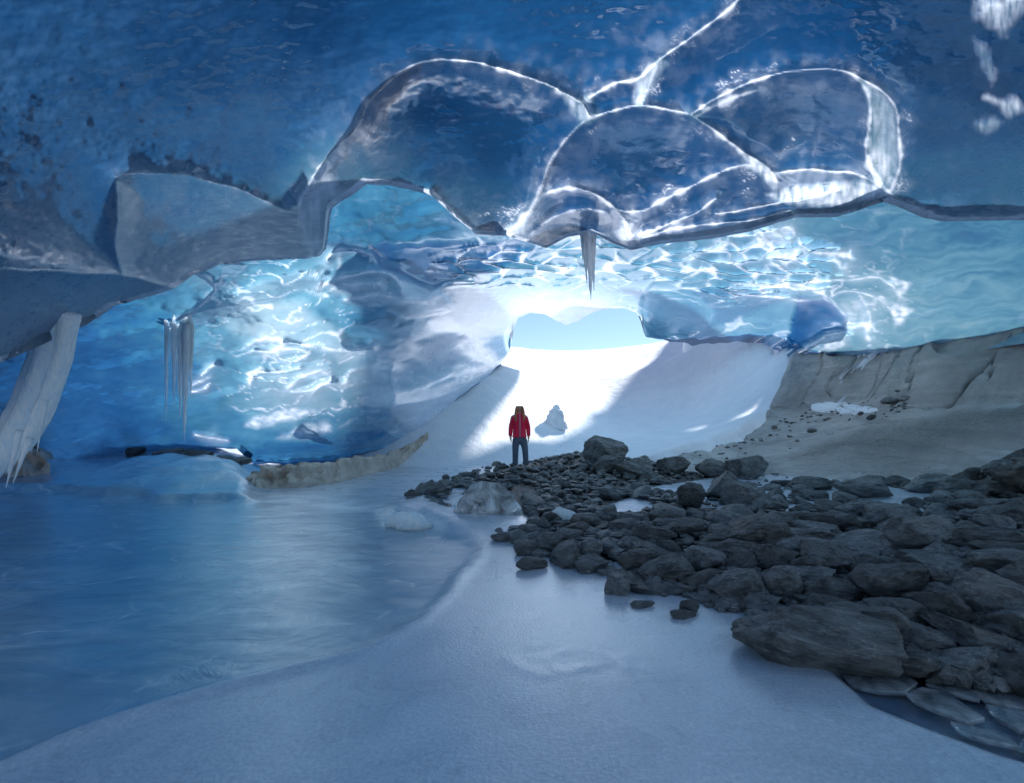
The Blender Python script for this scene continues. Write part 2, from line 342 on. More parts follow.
# raised or hollow panels: outline, share of distance (minus = nearer), thickness change, frost change, softness px
PAN = [
 ([(170,338),(205,322),(240,310),(285,300),(303,302),(318,316),(340,330),(356,348),(376,360),(388,376),(396,395),(391,408),(352,410),(300,432),(255,428),(228,402),(205,372)], -.006, -.12, .05, 9),
 ([(300,306),(352,292),(420,312),(500,330),(470,345),(440,350),(410,390),(392,372),(352,338),(322,318)], .0, .08, 0, 9),
 ([(391,408),(400,396),(440,384),(470,378),(500,362),(470,392),(445,410),(430,428),(405,440),(388,432)], -.006, -.22, .35, 8),
 ([(418,346),(440,336),(466,334),(472,344),(462,362),(440,372),(424,364)], .015, .14, .25, 9),
 ([(462,348),(480,336),(506,334),(514,350),(500,364),(478,380),(456,372)], -.01, -.16, .15, 8),
 ([(322,287),(340,275),(380,271),(405,279),(441,291),(452,309),(410,318),(380,307),(350,302)], -.015, -.16, .35, 6),
 ([(170,326),(185,312),(215,300),(260,282),(300,270),(330,272),(322,285),(280,296),(240,309),(205,322),(180,332)], -.02, -.10, .30, 6),
 ([(372,246),(440,244),(520,238),(545,250),(500,268),(455,278),(430,290),(405,275),(380,266)], .04, .16, 0, 7),
 ([(644,296),(660,292),(697,293),(712,309),(707,323),(690,336),(655,338),(642,318)], .05, .0, 0, 7),
 ([(697,293),(716,312),(709,325),(728,322),(757,310),(792,298),(760,293),(735,288)], -.03, .16, .55, 5),
 ([(800,297),(827,299),(847,317),(846,329),(824,332),(800,346),(788,338),(794,318)], .10, .32, 0, 5),
 ([(818,334),(838,329),(852,336),(848,350),(806,352),(800,345)], -.04, -.1, .3, 4),
 ([(640,300),(560,285),(500,300),(470,335),(520,312),(600,308)], 0, -.12, 0, 14),
 ([(244,446),(330,440),(400,425),(420,436),(396,446),(330,460),(245,464)], .03, .12, 0, 7),
 ([(310,415),(350,408),(388,412),(400,425),(370,440),(320,440),(300,428)], .03, .05, .2, 7),
]
RIB = [  # glints painted on the cusps and wisps of the far ice
 ([(826,299),(839,308),(847,318),(850,329),(865,327),(869,338)], .03, 6, (1.2,1.6,2.5)), ([(862,296),(868,311),(869,338)], .02, 5, (1.5,2.5,2.5)),
 ([(735,294),(790,300),(826,298),(808,290),(735,284)], .02, 5, (.8,1.6,1)), ([(815,281),(847,279),(877,277),(895,293)], .02, 6, (.5,1.0,1.4)), ([(826,300),(850,291),(880,300),(893,314)], .015, 6, (.8,.6,1.2)),
 ([(762,233),(789,229),(803,246),(821,255),(850,258),(847,268)], .03, 5, (2.4,1.4,3.2)), ([(760,234),(775,250),(786,262),(800,250),(821,256)], .03, 5, (2,3.5,1)), ([(786,262),(765,258),(745,262),(715,262)], .03, 5, (2,1,1)),
 ([(765,265),(780,282),(800,286),(826,292)], .02, 5, (1,1.6,1)), ([(690,262),(705,250),(720,240)], .03, 5, (2,1,1)), ([(716,241),(735,246),(745,258)], .02, 4, (1,1,1.5)),
 ([(286,342),(304,345),(327,350),(360,351),(372,347)], .025, 5, (1.2,1.4,1.2)), ([(250,345),(266,338),(286,343),(272,353),(256,350)], .02, 5, (1.5,3,1.5)), ([(278,356),(290,349),(309,354),(296,361),(280,358)], .02, 4, (1,.8,1)),
 ([(250,385),(256,373),(272,372),(300,367)], .02, 5, (1.2,.9,.8)), ([(287,388),(304,376),(322,372),(333,378),(316,391),(292,391)], .02, 5, (1.4,1.2,.8)), ([(312,396),(325,385),(345,383),(352,372),(368,368)], .02, 5, (1,.7,.6)),
 ([(203,376),(210,368),(217,365)], .02, 5, (.6,1.2,.6)), ([(192,386),(203,381),(213,377)], .02, 4, (.7,1.5,.6)), ([(192,393),(205,390),(212,384)], .02, 4, (.6,1.4,.7)),
 ([(196,436),(212,439),(228,441)], .015, 4, (.5,1.2,.5)),
 ([(395,405),(420,400),(445,395),(465,384)], .02, 5, (.8,2,1)), ([(430,384),(450,378),(468,380)], .02, 4, (.6,1.4,.8)), ([(392,372),(396,392),(392,408)], .02, 5, (.5,1.2,1.2)),
 ([(320,287),(345,277),(382,272),(398,280),(404,292)], .03, 5, (1,1.4,1.5)), ([(330,292),(356,284),(380,285)], .02, 4, (.6,1.6,.8)), ([(345,300),(375,296),(402,300),(442,296)], .02, 4, (.6,2.4,1.2)),
 ([(327,262),(336,252),(352,250),(370,254)], .03, 5, (1.5,1.2,.8)), ([(190,272),(215,290),(170,325)], .02, 6, (.5,.5,.5)),
 ([(512,345),(514,330),(520,318),(532,313),(546,315),(558,322),(568,326),(578,323),(592,315),(607,310),(628,309),(640,316),(645,337)], .01, 6, (1.2,1.4,.6)),
]
BANDB = [([(889,276),(912,284),(901,293),(899,305),(912,311),(904,321),(894,328),(890,312),(897,300),(895,288)], .8, 3), ([(245,426),(263,416),(292,408),(316,411),(296,419),(257,427)], .8, 4), ([(278,438),(304,425),(327,423),(330,431),(304,437)], .55, 4),
 ([(760,234),(789,229),(797,240),(786,250),(770,244)], .55, 5), ([(780,252),(800,250),(795,264),(782,262)], .6, 4), ([(330,352),(372,345),(366,358),(340,362)], .3, 6), ([(838,300),(866,296),(870,330),(850,328)], .35, 6), ([(826,340),(836,331),(846,340),(842,348),(824,348)], .6, 3), ([(806,345),(812,338),(820,346)], .6, 3)]
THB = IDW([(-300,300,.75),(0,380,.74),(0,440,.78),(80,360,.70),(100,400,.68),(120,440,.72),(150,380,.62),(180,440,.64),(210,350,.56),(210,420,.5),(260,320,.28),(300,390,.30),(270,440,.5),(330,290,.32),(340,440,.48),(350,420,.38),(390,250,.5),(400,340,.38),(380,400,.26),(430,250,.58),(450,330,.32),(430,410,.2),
 (480,250,.48),(500,290,.40),(490,340,.30),(470,380,.24),(560,240,.46),(600,240,.46),(560,285,.32),(580,305,.16),(530,308,.18),(640,290,.30),(640,250,.42),(650,310,.32),(680,320,.36),(700,270,.38),(760,250,.40),(740,320,.34),(780,320,.40),(820,290,.34),(870,310,.28),(850,240,.46),(930,310,.33),(920,250,.43),(1000,260,.42),(1020,300,.38),(980,228,.52),(1024,225,.54),(1300,200,.5),(500,150,.6),(200,200,.6)], p=3.4)  # thickness set by eye, lower where sunlight misses, to lighten the ice
def far_vault(mat):
    cx = np.concatenate([np.linspace(-320, -20, 40), np.arange(-16, 1041, 2.0), np.linspace(1050, 1320, 30)])
    bx, by = zip(*BOT_B); bot = np.interp(cx, bx, by) + fbm(cx / 12, cx * 0 + 4, octv=3) * np.where((cx > 505) & (cx < 650), .7, 1.6)
    lx, ly = zip(*LIP_A); lipb = np.interp(cx, lx, ly); top = soft_floor(cx, lipb, 9) - 5
    lipd = np.interp(cx, LOOK['near'][0][-1], LOOK['near'][2][-1]) + .05
    base = soft_floor(cx, bot, 45) - 8
    v = np.concatenate([top[None] + (base - top)[None] * np.r_[np.linspace(0, .06, 24)[:-1], np.linspace(.06, 1, 140)[:-1]][:, None], base[None] + (bot - base)[None] * np.linspace(0, 1, 70)[:, None]]); u = np.repeat(cx[None], len(v), 0)
    wx = 7 * fbm(u / 38, v / 24, octv=3); wy = 5 * fbm(u / 38 + 31, v / 24, octv=3)
    uu, vv = u + wx * .35, v + wy * .35
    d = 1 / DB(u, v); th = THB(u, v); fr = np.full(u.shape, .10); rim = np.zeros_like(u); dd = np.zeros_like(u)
    n_a = fbm(u / 13, v / 8, octv=4)
    for pts, s, ta, fa, soft in PAN:
        q = sdf(uu, vv, pts); k = smooth(-soft * .6, soft * .6, q + n_a * 2)
        kk = smooth(-soft * .6, soft * 2.5, q)
        dd += s * (.6 * k + .4 * kk); th += ta * k; fr += fa * k
    # scalloped roof: small cusped hollows, finer towards the way out
    net = smooth(-14, 16, sdf(u, v, [(430,268),(470,246),(530,238),(600,236),(680,236),(765,228),(800,240),(850,258),(820,290),(760,296),(730,305),(700,292),(650,290),(600,278),(540,286),(470,282)]) + 6 * n_a)
    per = np.interp(v, [225, 250, 275, 300, 330], [22, 15, 10, 7.5, 5.5])
    sy = np.cumsum(np.r_[0, 1 / np.interp(np.arange(200, 360), [225, 250, 275, 300, 340], [18, 12.5, 8.5, 6, 4.5])])
    yy = np.interp(v + wy * .8, np.r_[200, np.arange(200, 360) + 1], sy)
    xx = (u - 590 + wx) / 31.0 + .35 * np.sin(yy * 2)
    f1, e = voronoi(xx, yy, 5)
    wv = np.clip(.5 + 1.4 * fbm(u / 26, v / 14 + 9, octv=3), 0, 1)
    dd -= net * (.035 * np.exp(-e / .16) + .012 * (1 - np.minimum(f1, 1)) * 0)
    rim = np.maximum(rim, net * np.clip(1.25 - e / (.05 + .20 * wv ** 2), 0, 1) * (.35 + .75 * wv))  # glints painted along the cusps of the net
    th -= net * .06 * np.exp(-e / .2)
    # the rest of the vault: long uneven melt flutes
    f1b, eb = voronoi((u + 4 * wx) / 75.0 + v / 50, (v + 3 * wy) / 17.0, 9)
    wall = (1 - net) * smooth(960, 840, u)
    dd -= wall * .002 * np.exp(-eb / .3)
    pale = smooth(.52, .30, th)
    rim = np.maximum(rim, wall * pale * smooth(180, 240, u) * np.clip(1.0 - eb / (.03 + .16 * np.clip(fbm(u / 30, v / 18 + 3, octv=3) + .15, 0, 1)), 0, 1) * .75)
    for pts, a, w, (w0, w1, w2) in RIB:
        P = spline(pts, 5); m = (u > min(p[0] for p in P) - 40) & (u < max(p[0] for p in P) + 40) & (v > min(p[1] for p in P) - 40) & (v < max(p[1] for p in P) + 40)
        ds, pr = polydist(u[m] + wx[m] * .45, v[m] + wy[m] * .4, P)
        hw = np.where(pr < .5, w0 + (w1 - w0) * pr * 2, w1 + (w2 - w1) * (pr * 2 - 1)) * (1 + .5 * n_a[m])
        dd[m] -= a * .6 * np.exp(-ds / w); rim[m] = np.maximum(rim[m], np.maximum(np.exp(-(ds / np.maximum(hw, .6)) ** 2) * .85 * np.clip(.8 + n_a[m], .3, 1), .3 * np.exp(-ds / (hw * 3))))
    for pts, s, soft in BANDB:
        k = smooth(-soft, soft, sdf(uu, vv, pts) + n_a * 2); rim = np.maximum(rim, k * s * np.clip(.8 + .8 * fbm(u / 7, v / 4, octv=3), .2, 1.2))
    # layered tint: dirtier and clearer bands
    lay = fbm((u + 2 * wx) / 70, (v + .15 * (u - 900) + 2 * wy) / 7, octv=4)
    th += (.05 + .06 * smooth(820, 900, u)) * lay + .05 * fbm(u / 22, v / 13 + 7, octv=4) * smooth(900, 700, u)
    d *= 1 + dd + .016 * fbm(u / 75, v / 38, octv=2) + .005 * fbm(u / 40, v / 20, octv=3) + .0010 * fbm(u / 9, v / 6, octv=3)
    k0 = smooth(0, 5.5, v - top[None]); d = np.minimum(lipd[None], d) * (1 - k0) + d * k0      # the roof of the recess climbs back from the near lip
    X = Wa(u, v, d); LOOK['far'] = (u, v, d); L = X[-1]; ext = []
    thk = np.interp(cx, [-320, 100, 250, 430, 505, 520, 640, 660, 1320], [2.2, 2.4, 2.0, 1.2, .8, .8, .8, 1.0, 1.0])
    up = np.interp(cx, [-320, 240, 330, 420, 500, 513, 640, 650, 700, 1320], [-.15, -.12, -.25, -.1, .0, 1.0, 1.0, .2, -.1, -.3])
    for s in np.linspace(0, 1, 10)[1:]:
        q = L.copy(); q[:, 1] += thk * s; q[:, 2] += up * s * 1.5 - .04 * math.sin(min(s * 12, math.pi)); ext.append(q)
    X = np.concatenate([X, np.stack(ext)]); e = len(ext); pad = lambda a, c: np.concatenate([a, np.full((e, a.shape[1]), c)])
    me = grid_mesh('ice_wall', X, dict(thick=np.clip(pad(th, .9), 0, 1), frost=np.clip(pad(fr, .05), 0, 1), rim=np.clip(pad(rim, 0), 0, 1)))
    return link('ice_wall', me, mat)
ice_near = ice_material('near_ceiling_ice', .24, .14, noise_amt=.10, gl=.24, bst=.07, alb=.3, frt=(.07, .20, .36), frr=(.17, .26, .37))
ice_thin = ice_material('unseen_thin_rear_ice', 1.0, .2, noise_amt=.08, gl=.3, bst=.07)
ice_far = ice_material('far_vault_ice', .33, .18, stretch=(.55, .4, 1.7), noise_amt=.11, gl=.35, fine=2.6, bst=.07, alb=.9)
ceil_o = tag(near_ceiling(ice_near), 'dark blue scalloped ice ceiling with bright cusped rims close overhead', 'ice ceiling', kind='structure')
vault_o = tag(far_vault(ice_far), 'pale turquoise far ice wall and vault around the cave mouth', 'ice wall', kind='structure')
# unseen ice overhead, kept thin and open behind to let fill light in
def rear_shell(mat):
    n, m = 60, 80; ys = np.linspace(2.4, .5, n); a = np.linspace(-.12, math.pi + .12, m)
    yy, aa = np.meshgrid(ys, a, indexing='ij')
    yy = yy + 5.2 * smooth(.62, .98, np.abs(np.cos(aa))) * smooth(-2, 2.4, yy)
    rw = 9.5 - .25 * np.maximum(0, -yy - 5); s = np.ones_like(yy)
    x = -np.cos(aa) * rw * (.25 + .75 * s); z = np.maximum(np.sin(aa), -.2) ** 1 * (3.75 + .25 * np.cos(x / 3)) * s
    z = np.where(z > 0, np.maximum(z, 0) ** .8 * 3.75 ** .2, z) + .25 * fbm(x / 2, yy / 2, octv=3)
    me = grid_mesh('ice_ceiling', np.stack([x, yy, z + .55 * smooth(.3, 2, z)], -1), dict(thick=np.full(x.shape, REAR_THICK), frost=np.full(x.shape, .2), rim=np.zeros(x.shape)))  # unseen rear ice, kept thin to let fill light in
    return link('ice_ceiling', me, mat)
REAR_THICK = .34
REAR_THICK = .10
tag(rear_shell(ice_thin), 'unseen thin ice overhead, left open behind the viewer to let fill light in', 'ice ceiling', kind='structure')
# ================================================================== ground
SNOW = TPS([(*W(p, q, d)[:2], W(p, q, d)[2]) for p, q, d in [(540,351,46),(600,350,47),(645,347,45),(665,341,40),(700,339,26),(740,337,22),(790,341,18.5),(512,352,30),(503,364,23),(485,381,20),(462,397,18.6),(440,416,17.2),(428,434,16.2),(400,464,14.8),(340,481,13.4),(280,489,12.4),(425,440,16.0),
  (560,450,17.5),(600,405,24),(560,380,28),(700,395,22.5),(650,440,17.2),(750,385,19.5),(770,370,19),(700,440,15.8),(480,460,15.2),(600,462,15),(620,380,28),(680,360,32),(420,478,13),(800,347,17.1),(797,370,16.9),(792,388,16.4),(770,408,15.7),(745,416,15.3),(722,434,14.7),(690,441,14.4),(640,459,14.3)]] + [(-9,20,2),(-14,30,6),(20,40,9),(-10,60,12),(30,60,12),(0,60,9.5),(5,11,-.35),(0,10.5,-.4),(-4,10.5,-.3),(-9,11,-.3)], lam=.0004)
EDGE_W = [(9.8,17),(9.5,16.8),(9.13,16.3),(8.05,15.6),(7.08,15.2),(6.1,14.6),(5.1,14.3),(3.6,14.2)]      # where the snow laps onto the rock, in plan
BANK = EDGE_W + [(2.6,12),(2.5,4),(25,4),(25,34),(11.5,24)]
def snow_z(x, y):
    x, y = np.asarray(x, float), np.asarray(y, float); z = SNOW(x, y); s = sdf(x, y, BANK) + .28 * fbm(x * 1.1, y * 1.1, octv=4)
    k = smooth(-.1, .5, s)
    return z * (1 - k) + np.minimum(z, bed_raw(x, y) - .3) * k
ROCKP = [(800,347,16.8),(830,352,15.6),(880,354,14),(900,351,13.2),(960,345,11.4),(1024,326,10.0),(1024,440,8.6),(650,462,14.2),(700,462,13.2),(760,470,12.2),(830,475,11.2),(900,477,10.4),(970,462,9.4),(850,425,12.6),(800,432,13.6),(720,447,14.2),(780,400,15.5),(860,396,13.8),(960,400,10.6),(1024,392,9.3),(920,420,11.0),(980,424,9.7),(760,425,15.2)]
BED = TPS([(*W(p, q, d)[:2], W(p, q, d)[2]) for p, q, d in ROCKP] + [(14,10,5.0),(16,16,7),(14,20,7.5),(9,20,4.6),(4,18,-.4),(3.4,15.4,-.4),(3,12,-.5),(7,8,-.4),(12,5,2.5),(9.2,6,.4)], lam=.0003)
def bed_raw(x, y):
    z = BED(x, y)
    return z - np.maximum(z - 3.7, 0) * smooth(15.5, 17.5, y)
def bed_z(x, y, full=False):
    z = bed_raw(x, y)
    p, q = to_px(x, y, z)
    s = sdf(x, y, BANK); z = z - 2.2 * np.clip(-s - .05, 0, 3)
    k = smooth(0, 26, sdf(p, q, [(756,470),(790,448),(840,428),(900,412),(960,404),(1060,396),(1060,440),(1000,455),(930,470),(850,476)]))
    z = z + .22 * k                                                      # the rounded whaleback
    r = fbm(x * .5 + y * .22, y * .8, octv=5)
    a = x * .34 - y * .94; c = x * .94 + y * .34                                       # strike of the slabs
    ww = fbm(x * .35, y * .35, octv=3)
    saw = ((a * .62 + .55 * ww + z * .5) % 1.0); saw = np.where(saw < .86, saw / .86, (1 - saw) / .14)
    up = smooth(412, 396, q) * smooth(-.1, .9, sdf(x, y, BANK))
    crk = np.exp(-np.abs(fbm(c * .30 + 5, a * .9 + ww, octv=3)) / .035)
    z = z + .07 * r * (1 - .6 * k) + (.26 * (saw - .5) * (.6 + ww) - .28 * crk) * up + .045 * fbm(x * 3, y * 3, octv=4) + .05 * (saw - .5) * k
    if full: return z, crk * np.maximum(up, .25 * k), np.floor(a * .62 + .55 * ww + z * .0), k
    return z
def snow_slope():
    ys = np.concatenate([np.linspace(10.5, 20, 150), np.linspace(20.2, 62, 120)]); us = np.linspace(-1, 1, 260)
    Y, U = np.meshgrid(ys, us, indexing='ij'); X = U * (7 + .55 * Y) + .02 * Y
    Z = snow_z(X, Y) + .10 * fbm(X * .25, Y * .2, octv=3) * smooth(14, 20, Y) + .02 * fbm(X * 1.5, Y * .9, octv=3)
    p, q = to_px(X, Y, Z)
    # wind-cut drift crest curving down from the right bank
    ds, pr = polydist(p, q, spline([(800,345),(765,372),(720,408),(670,432),(610,446)], 6))
    Z = Z + .16 * np.exp(-ds / 10) * smooth(.0, .2, pr) * smooth(40, 25, Y)
    return link('snow_slope', grid_mesh('snow_slope', np.stack([X, Y, Z], -1)))
def bedrock():
    ys = np.linspace(5.5, 22, 300); xs = np.linspace(2.4, 18, 300); Y, X = np.meshgrid(ys, xs, indexing='ij')
    Z, crk, slab, k = bed_z(X, Y, True); return link('bedrock_slope', grid_mesh('bedrock_slope', np.stack([X, Y, Z], -1), dict(crack=crk, slab=np.abs(np.sin(slab * 12.9)), dome=k)))
EDGE = spline([(-60,790),(0,762),(100,722),(200,690),(300,664),(370,646),(415,622),(442,598),(462,573),(478,552),(470,538),(430,520)], 6)
def floor_z(x, y):
    p, q = to_px(x, y, np.zeros_like(x))
    inside = sdf(p, q, [(-900,800)] + EDGE + [(380,506),(250,490),(-900,480)])
    blue = smooth(-5, 9, inside + 3 * fbm(x * 3, y * 3, octv=3)) * (y > .9)
    band = np.exp(-np.maximum(inside, 0) / 26) * smooth(-2, 2, inside)                     # pale rim of the refrozen sheet
    z = -.030 * blue + .022 * np.exp(-(inside / 7) ** 2) * (y > .9)
    z += .010 * blue * fbm(x * 1.2 + y * .9, y * 1.9 - .5 * x, octv=4) + .006 * fbm(x * .8, y * .8, octv=3)
    # frozen swell at the left before the wall
    k = smooth(8.2, 10.8, y + .55 * fbm(x * .7, y * .3) + .35 * np.sin(x * .9)) * smooth(-.47, -.60, x / np.maximum(y, 1) + .02 * fbm(x, y))
    z = z + .45 * k + .05 * k * fbm(x * 2, y * 2.4, octv=3)
    z = z + .13 * smooth(7.8, 8.0, y + .35 * fbm(x * 1.2, y * .4, octv=4)) * smooth(-.50, -.55, x / np.maximum(y, 1)) * smooth(11, 9, y)
    z = z + .16 * smooth(-5.0, -8, x) * smooth(6.2, 7.4, y)
    ds, _ = polydist(p, q, [(395,515),(420,508),(450,522),(520,528)])
    z += .10 * np.exp(-(ds / 11) ** 2) * (y > 3)
    # raised crust in the middle
    ds, _ = polydist(p, q, spline([(508,660),(530,672),(560,674),(600,664)], 5)); z += .004 * np.exp(-(ds / 5) ** 2)
    z += .010 * smooth(0, 30, sdf(p, q, [(500,650),(540,632),(600,640),(690,655),(640,690),(540,690)])) * fbm(x * 8, y * 6, octv=3)
    # hollow with broken plates at the right
    pit = smooth(-8, 6, sdf(p, q, [(836,668),(900,655),(960,668),(1100,690),(1300,900),(1060,765),(1000,748),(930,722),(870,698)]))
    z = z - .055 * pit
    wet = smooth(-35, 30, sdf(p, q, [(440,545),(530,550),(620,588),(720,628),(650,656),(520,676),(450,650),(436,600)]) + 14 * fbm(x * 1.5, y * 1.5, octv=4)) * (y > 1)  # smoother wet ice, also the mask for a painted reflected glow
    return z, blue, band, pit, wet
def ice_floor():
    ds = np.concatenate([np.linspace(-5.2, .7, 20)[:-1], .7 * (16 / .7) ** np.linspace(0, 1, 430)]); us = np.linspace(-1.5, 1.5, 560)
    Y, U = np.meshgrid(ds, us, indexing='ij'); X = U * np.where(Y > 0, 1.6 + 1.0 * Y, 1.6 - 1.0 * Y); X = np.where(Y < .7, U * 9, np.where(Y < 4, U * (9 + (1.6 + Y - 9) * 0), X))
    w = np.clip((Y - 2.5) / 4, 0, 1); X = U * (3.0 + 1.0 * np.maximum(Y, 0) + np.where(Y < .7, 4, 0))
    Z, b, band, pit, wet = floor_z(X, Y)
    return link('ice_floor', grid_mesh('ice_floor', np.stack([X, Y, Z], -1), dict(blue=b, band=band, pit=pit, wet=wet)))  # wet also masks the painted reflected glow
def floor_material():
    k = N('floor_ice'); v = k.coord(); vs = k.coord((.8, 1.5, 1), (0, 0, .5))
    b, band, pit = k.attr('blue'), k.attr('band'), k.attr('pit')
    nf = k.noise(v, 55, 3, .7); nm = k.noise(v, 2.0, 6, .62, .5); ns = k.noise(vs, 2.2, 7, .66, 1.2); nl = k.noise(v, .6, 3)
    rime = k.ramp(k.math('ADD', k.math('MULTIPLY', nf, .55), k.math('MULTIPLY', nm, .45)), [(.3, (.28, .36, .47)), (.5, (.48, .56, .67)), (.72, (.76, .81, .88))])
    clear = k.ramp(ns, [(.28, (.11, .26, .38)), (.46, (.21, .40, .52)), (.58, (.36, .54, .64)), (.75, (.66, .76, .83))])
    clear = k.mix(k.mapr(nl, .40, .62, .55, 0), clear, (.07, .20, .33))
    clear = k.mix(k.math('MULTIPLY', band, .65), clear, (.30, .43, .55))
    pitc = k.ramp(nm, [(.3, (.01, .03, .07)), (.7, (.05, .13, .24))])
    rime = k.mix(k.math('MULTIPLY', k.attr('wet'), .5), rime, (.86, .88, .93))  # reflected glow of the cave mouth painted into the floor colour
    wv = k.n('VectorMath'); wv.operation = 'ADD'; nc = k.n('TexNoise'); k.set(nc.inputs['Vector'], v); nc.inputs['Scale'].default_value = 1.3; k.set(wv.inputs[0], v); k.set(wv.inputs[1], nc.outputs['Color'])
    ve = k.n('TexVoronoi'); ve.feature = 'DISTANCE_TO_EDGE'; k.set(ve.inputs['Vector'], wv.outputs[0]); ve.inputs['Scale'].default_value = .75
    crack = k.math('MULTIPLY', k.mapr(ve.outputs['Distance'], .004, .02, 1, 0), k.mapr(nm, .48, .60, 0, .55))
    vb = k.n('TexVoronoi'); k.set(vb.inputs['Vector'], v); vb.inputs['Scale'].default_value = 9.0
    bub = k.math('MULTIPLY', k.mapr(vb.outputs['Distance'], .10, .22, 1, 0), k.mapr(nl, .50, .60, 0, .5))
    clear = k.mix(crack, clear, (.78, .85, .90)); clear = k.mix(bub, clear, (.70, .80, .87))
    col = k.mix(b, rime, clear); col = k.mix(pit, col, pitc)
    bmp = k.bump(nf, k.mapr(b, 0, 1, .55, .08), .012); bmp = k.bump(ns, k.mapr(b, 0, 1, .06, .22), .05, bmp); bmp = k.bump(nm, .12, .08, bmp)
    p = k.n('BsdfPrincipled'); k.set(p.inputs['Base Color'], col); k.set(p.inputs['Normal'], bmp); p.inputs['IOR'].default_value = 1.31
    k.set(p.inputs['Roughness'], k.math('ADD', k.mapr(b, 0, 1, .22, .18), k.math('MULTIPLY', nm, .12))); p.inputs['Specular IOR Level'].default_value = .75; p.inputs['Coat Weight'].default_value = 1.0; k.set(p.inputs['Coat Roughness'], k.math('ADD', k.mapr(b, 0, 1, .30, .22), k.math('MULTIPLY', k.attr('wet'), -.14))); p.inputs['Coat IOR'].default_value = 1.9; k.set(p.inputs['Coat Normal'], k.bump(ns, k.mapr(b, 0, 1, .03, .30), .05, k.bump(nf, .12, .012)))
    return k.done(p.outputs[0])
def snow_material():
    k = N('snow'); v = k.coord(); n = k.noise(v, 1.4, 6, .6); n2 = k.noise(v, 14, 4)
    c = k.ramp(n, [(.3, (.74, .76, .83)), (.6, (.81, .82, .87))]); p = k.n('BsdfPrincipled')
    k.set(p.inputs['Base Color'], c); p.inputs['Roughness'].default_value = .7; p.inputs['Specular IOR Level'].default_value = .25
    k.set(p.inputs['Normal'], k.bump(n2, .25, .05, k.bump(n, .3, .3))); return k.done(p.outputs[0])
def bedrock_material():
    k = N('bedrock'); v = k.coord((1, 1, 1.0)); vs = k.coord((.6, .5, 3.2), (.2, .1, 0))
    n = k.noise(v, .7, 7, .65, .6); s = k.noise(vs, 1.6, 7, .7, .8); f = k.noise(v, 16, 5, .7)
    c = k.ramp(n, [(.28, (.22, .22, .225)), (.45, (.46, .45, .45)), (.58, (.62, .60, .585)), (.75, (.74, .72, .71))])
    c = k.mix(k.mapr(s, .40, .31, 0, .85), c, (.06, .06, .06)); c = k.mix(k.mapr(k.noise(vs, 5, 6, .7), .56, .68, 0, .6), c, (.50, .45, .42)); c = k.mix(k.mapr(f, .55, .75, 0, .45), c, (.42, .40, .39))
    c = k.mix(k.math('MULTIPLY', k.attr('slab'), .45), c, (.54, .50, .485)); c = k.mix(k.math('MULTIPLY', k.attr('dome'), .65), c, k.ramp(f, [(.35, (.13, .13, .13)), (.7, (.30, .30, .29))]))
    c = k.mix(k.mapr(k.attr('crack'), .25, .8, 0, .95), c, (.02, .02, .022))
    p = k.n('BsdfPrincipled'); k.set(p.inputs['Base Color'], c); p.inputs['Roughness'].default_value = .75
    k.set(p.inputs['Normal'], k.bump(f, .8, .06, k.bump(s, .9, .25))); return k.done(p.outputs[0])
M_snow, M_bed, M_floor = snow_material(), bedrock_material(), floor_material()
for o, mt, lb, ct in ((snow_slope(), M_snow, 'sunlit snow slope rising to the cave mouth', 'snow'), (bedrock(), M_bed, 'grey brown polished bedrock rising to the ice at the right', 'rock slope'), (ice_floor(), M_floor, 'refrozen blue and rime covered ice floor', 'ice')):
    o.data.materials.append(mt); tag(o, lb, ct, kind='structure')
# open snowfield outside, out to the horizon
a = np.linspace(0, 2 * math.pi, 97); r = np.array([40, 55, 80, 150, 400, 1500, 6000.])
RR, AA = np.meshgrid(r, a, indexing='ij'); gx, gy = RR * np.cos(AA), RR * np.sin(AA)
outer = link('ground', grid_mesh('ground', np.stack([gx, gy, -1.0 + 1.0 * fbm(gx / 60, gy / 60, octv=3) * smooth(40, 90, RR)], -1)), M_snow); tag(outer, 'snowfield stretching away outside the cave', 'snow', kind='structure')
ys = np.linspace(-60, -5.0, 70); xs = np.linspace(-60, 60, 100); Y, X = np.meshgrid(ys, xs, indexing='ij')  # unseen snow added behind the viewer to bounce sunlight inside
tag(link('ground', grid_mesh('ground', np.stack([X, Y, -.01 + .012 * (-5 - Y) + .25 * fbm(X / 9, Y / 9, octv=3) * smooth(-6, -14, Y)], -1)), M_snow), 'unseen snowfield added behind the viewer to bounce light into the cave', 'snow', kind='structure')
# unseen snowy ridge added outside the mouth to shade the right of the slope
def shade_ridge():
    ys = np.linspace(24.5, 52, 70); us = np.linspace(0, 1, 40); Y, U = np.meshgrid(ys, us, indexing='ij'); A = U * 2 - 1
    cx_ = .315 * Y + 3.1 + .6 * fbm(Y / 6, 0 * Y, octv=3); X = cx_ + A * 2.6 + .5 * fbm(Y / 4, A * 2, octv=3); Z = -1 + (15.5 - .12 * (Y - 24)) * (1 - np.abs(A) ** 3.0) * (1 + .12 * fbm(Y / 3, A * 3, octv=4)) * smooth(24.3, 27.5, Y)
    return link('added_shade_ridge', grid_mesh('added_shade_ridge', np.stack([X, Y, Z], -1)), M_snow)
tag(shade_ridge(), 'unseen snow covered ridge added outside the mouth to shade the slope', 'glacier', kind='structure')
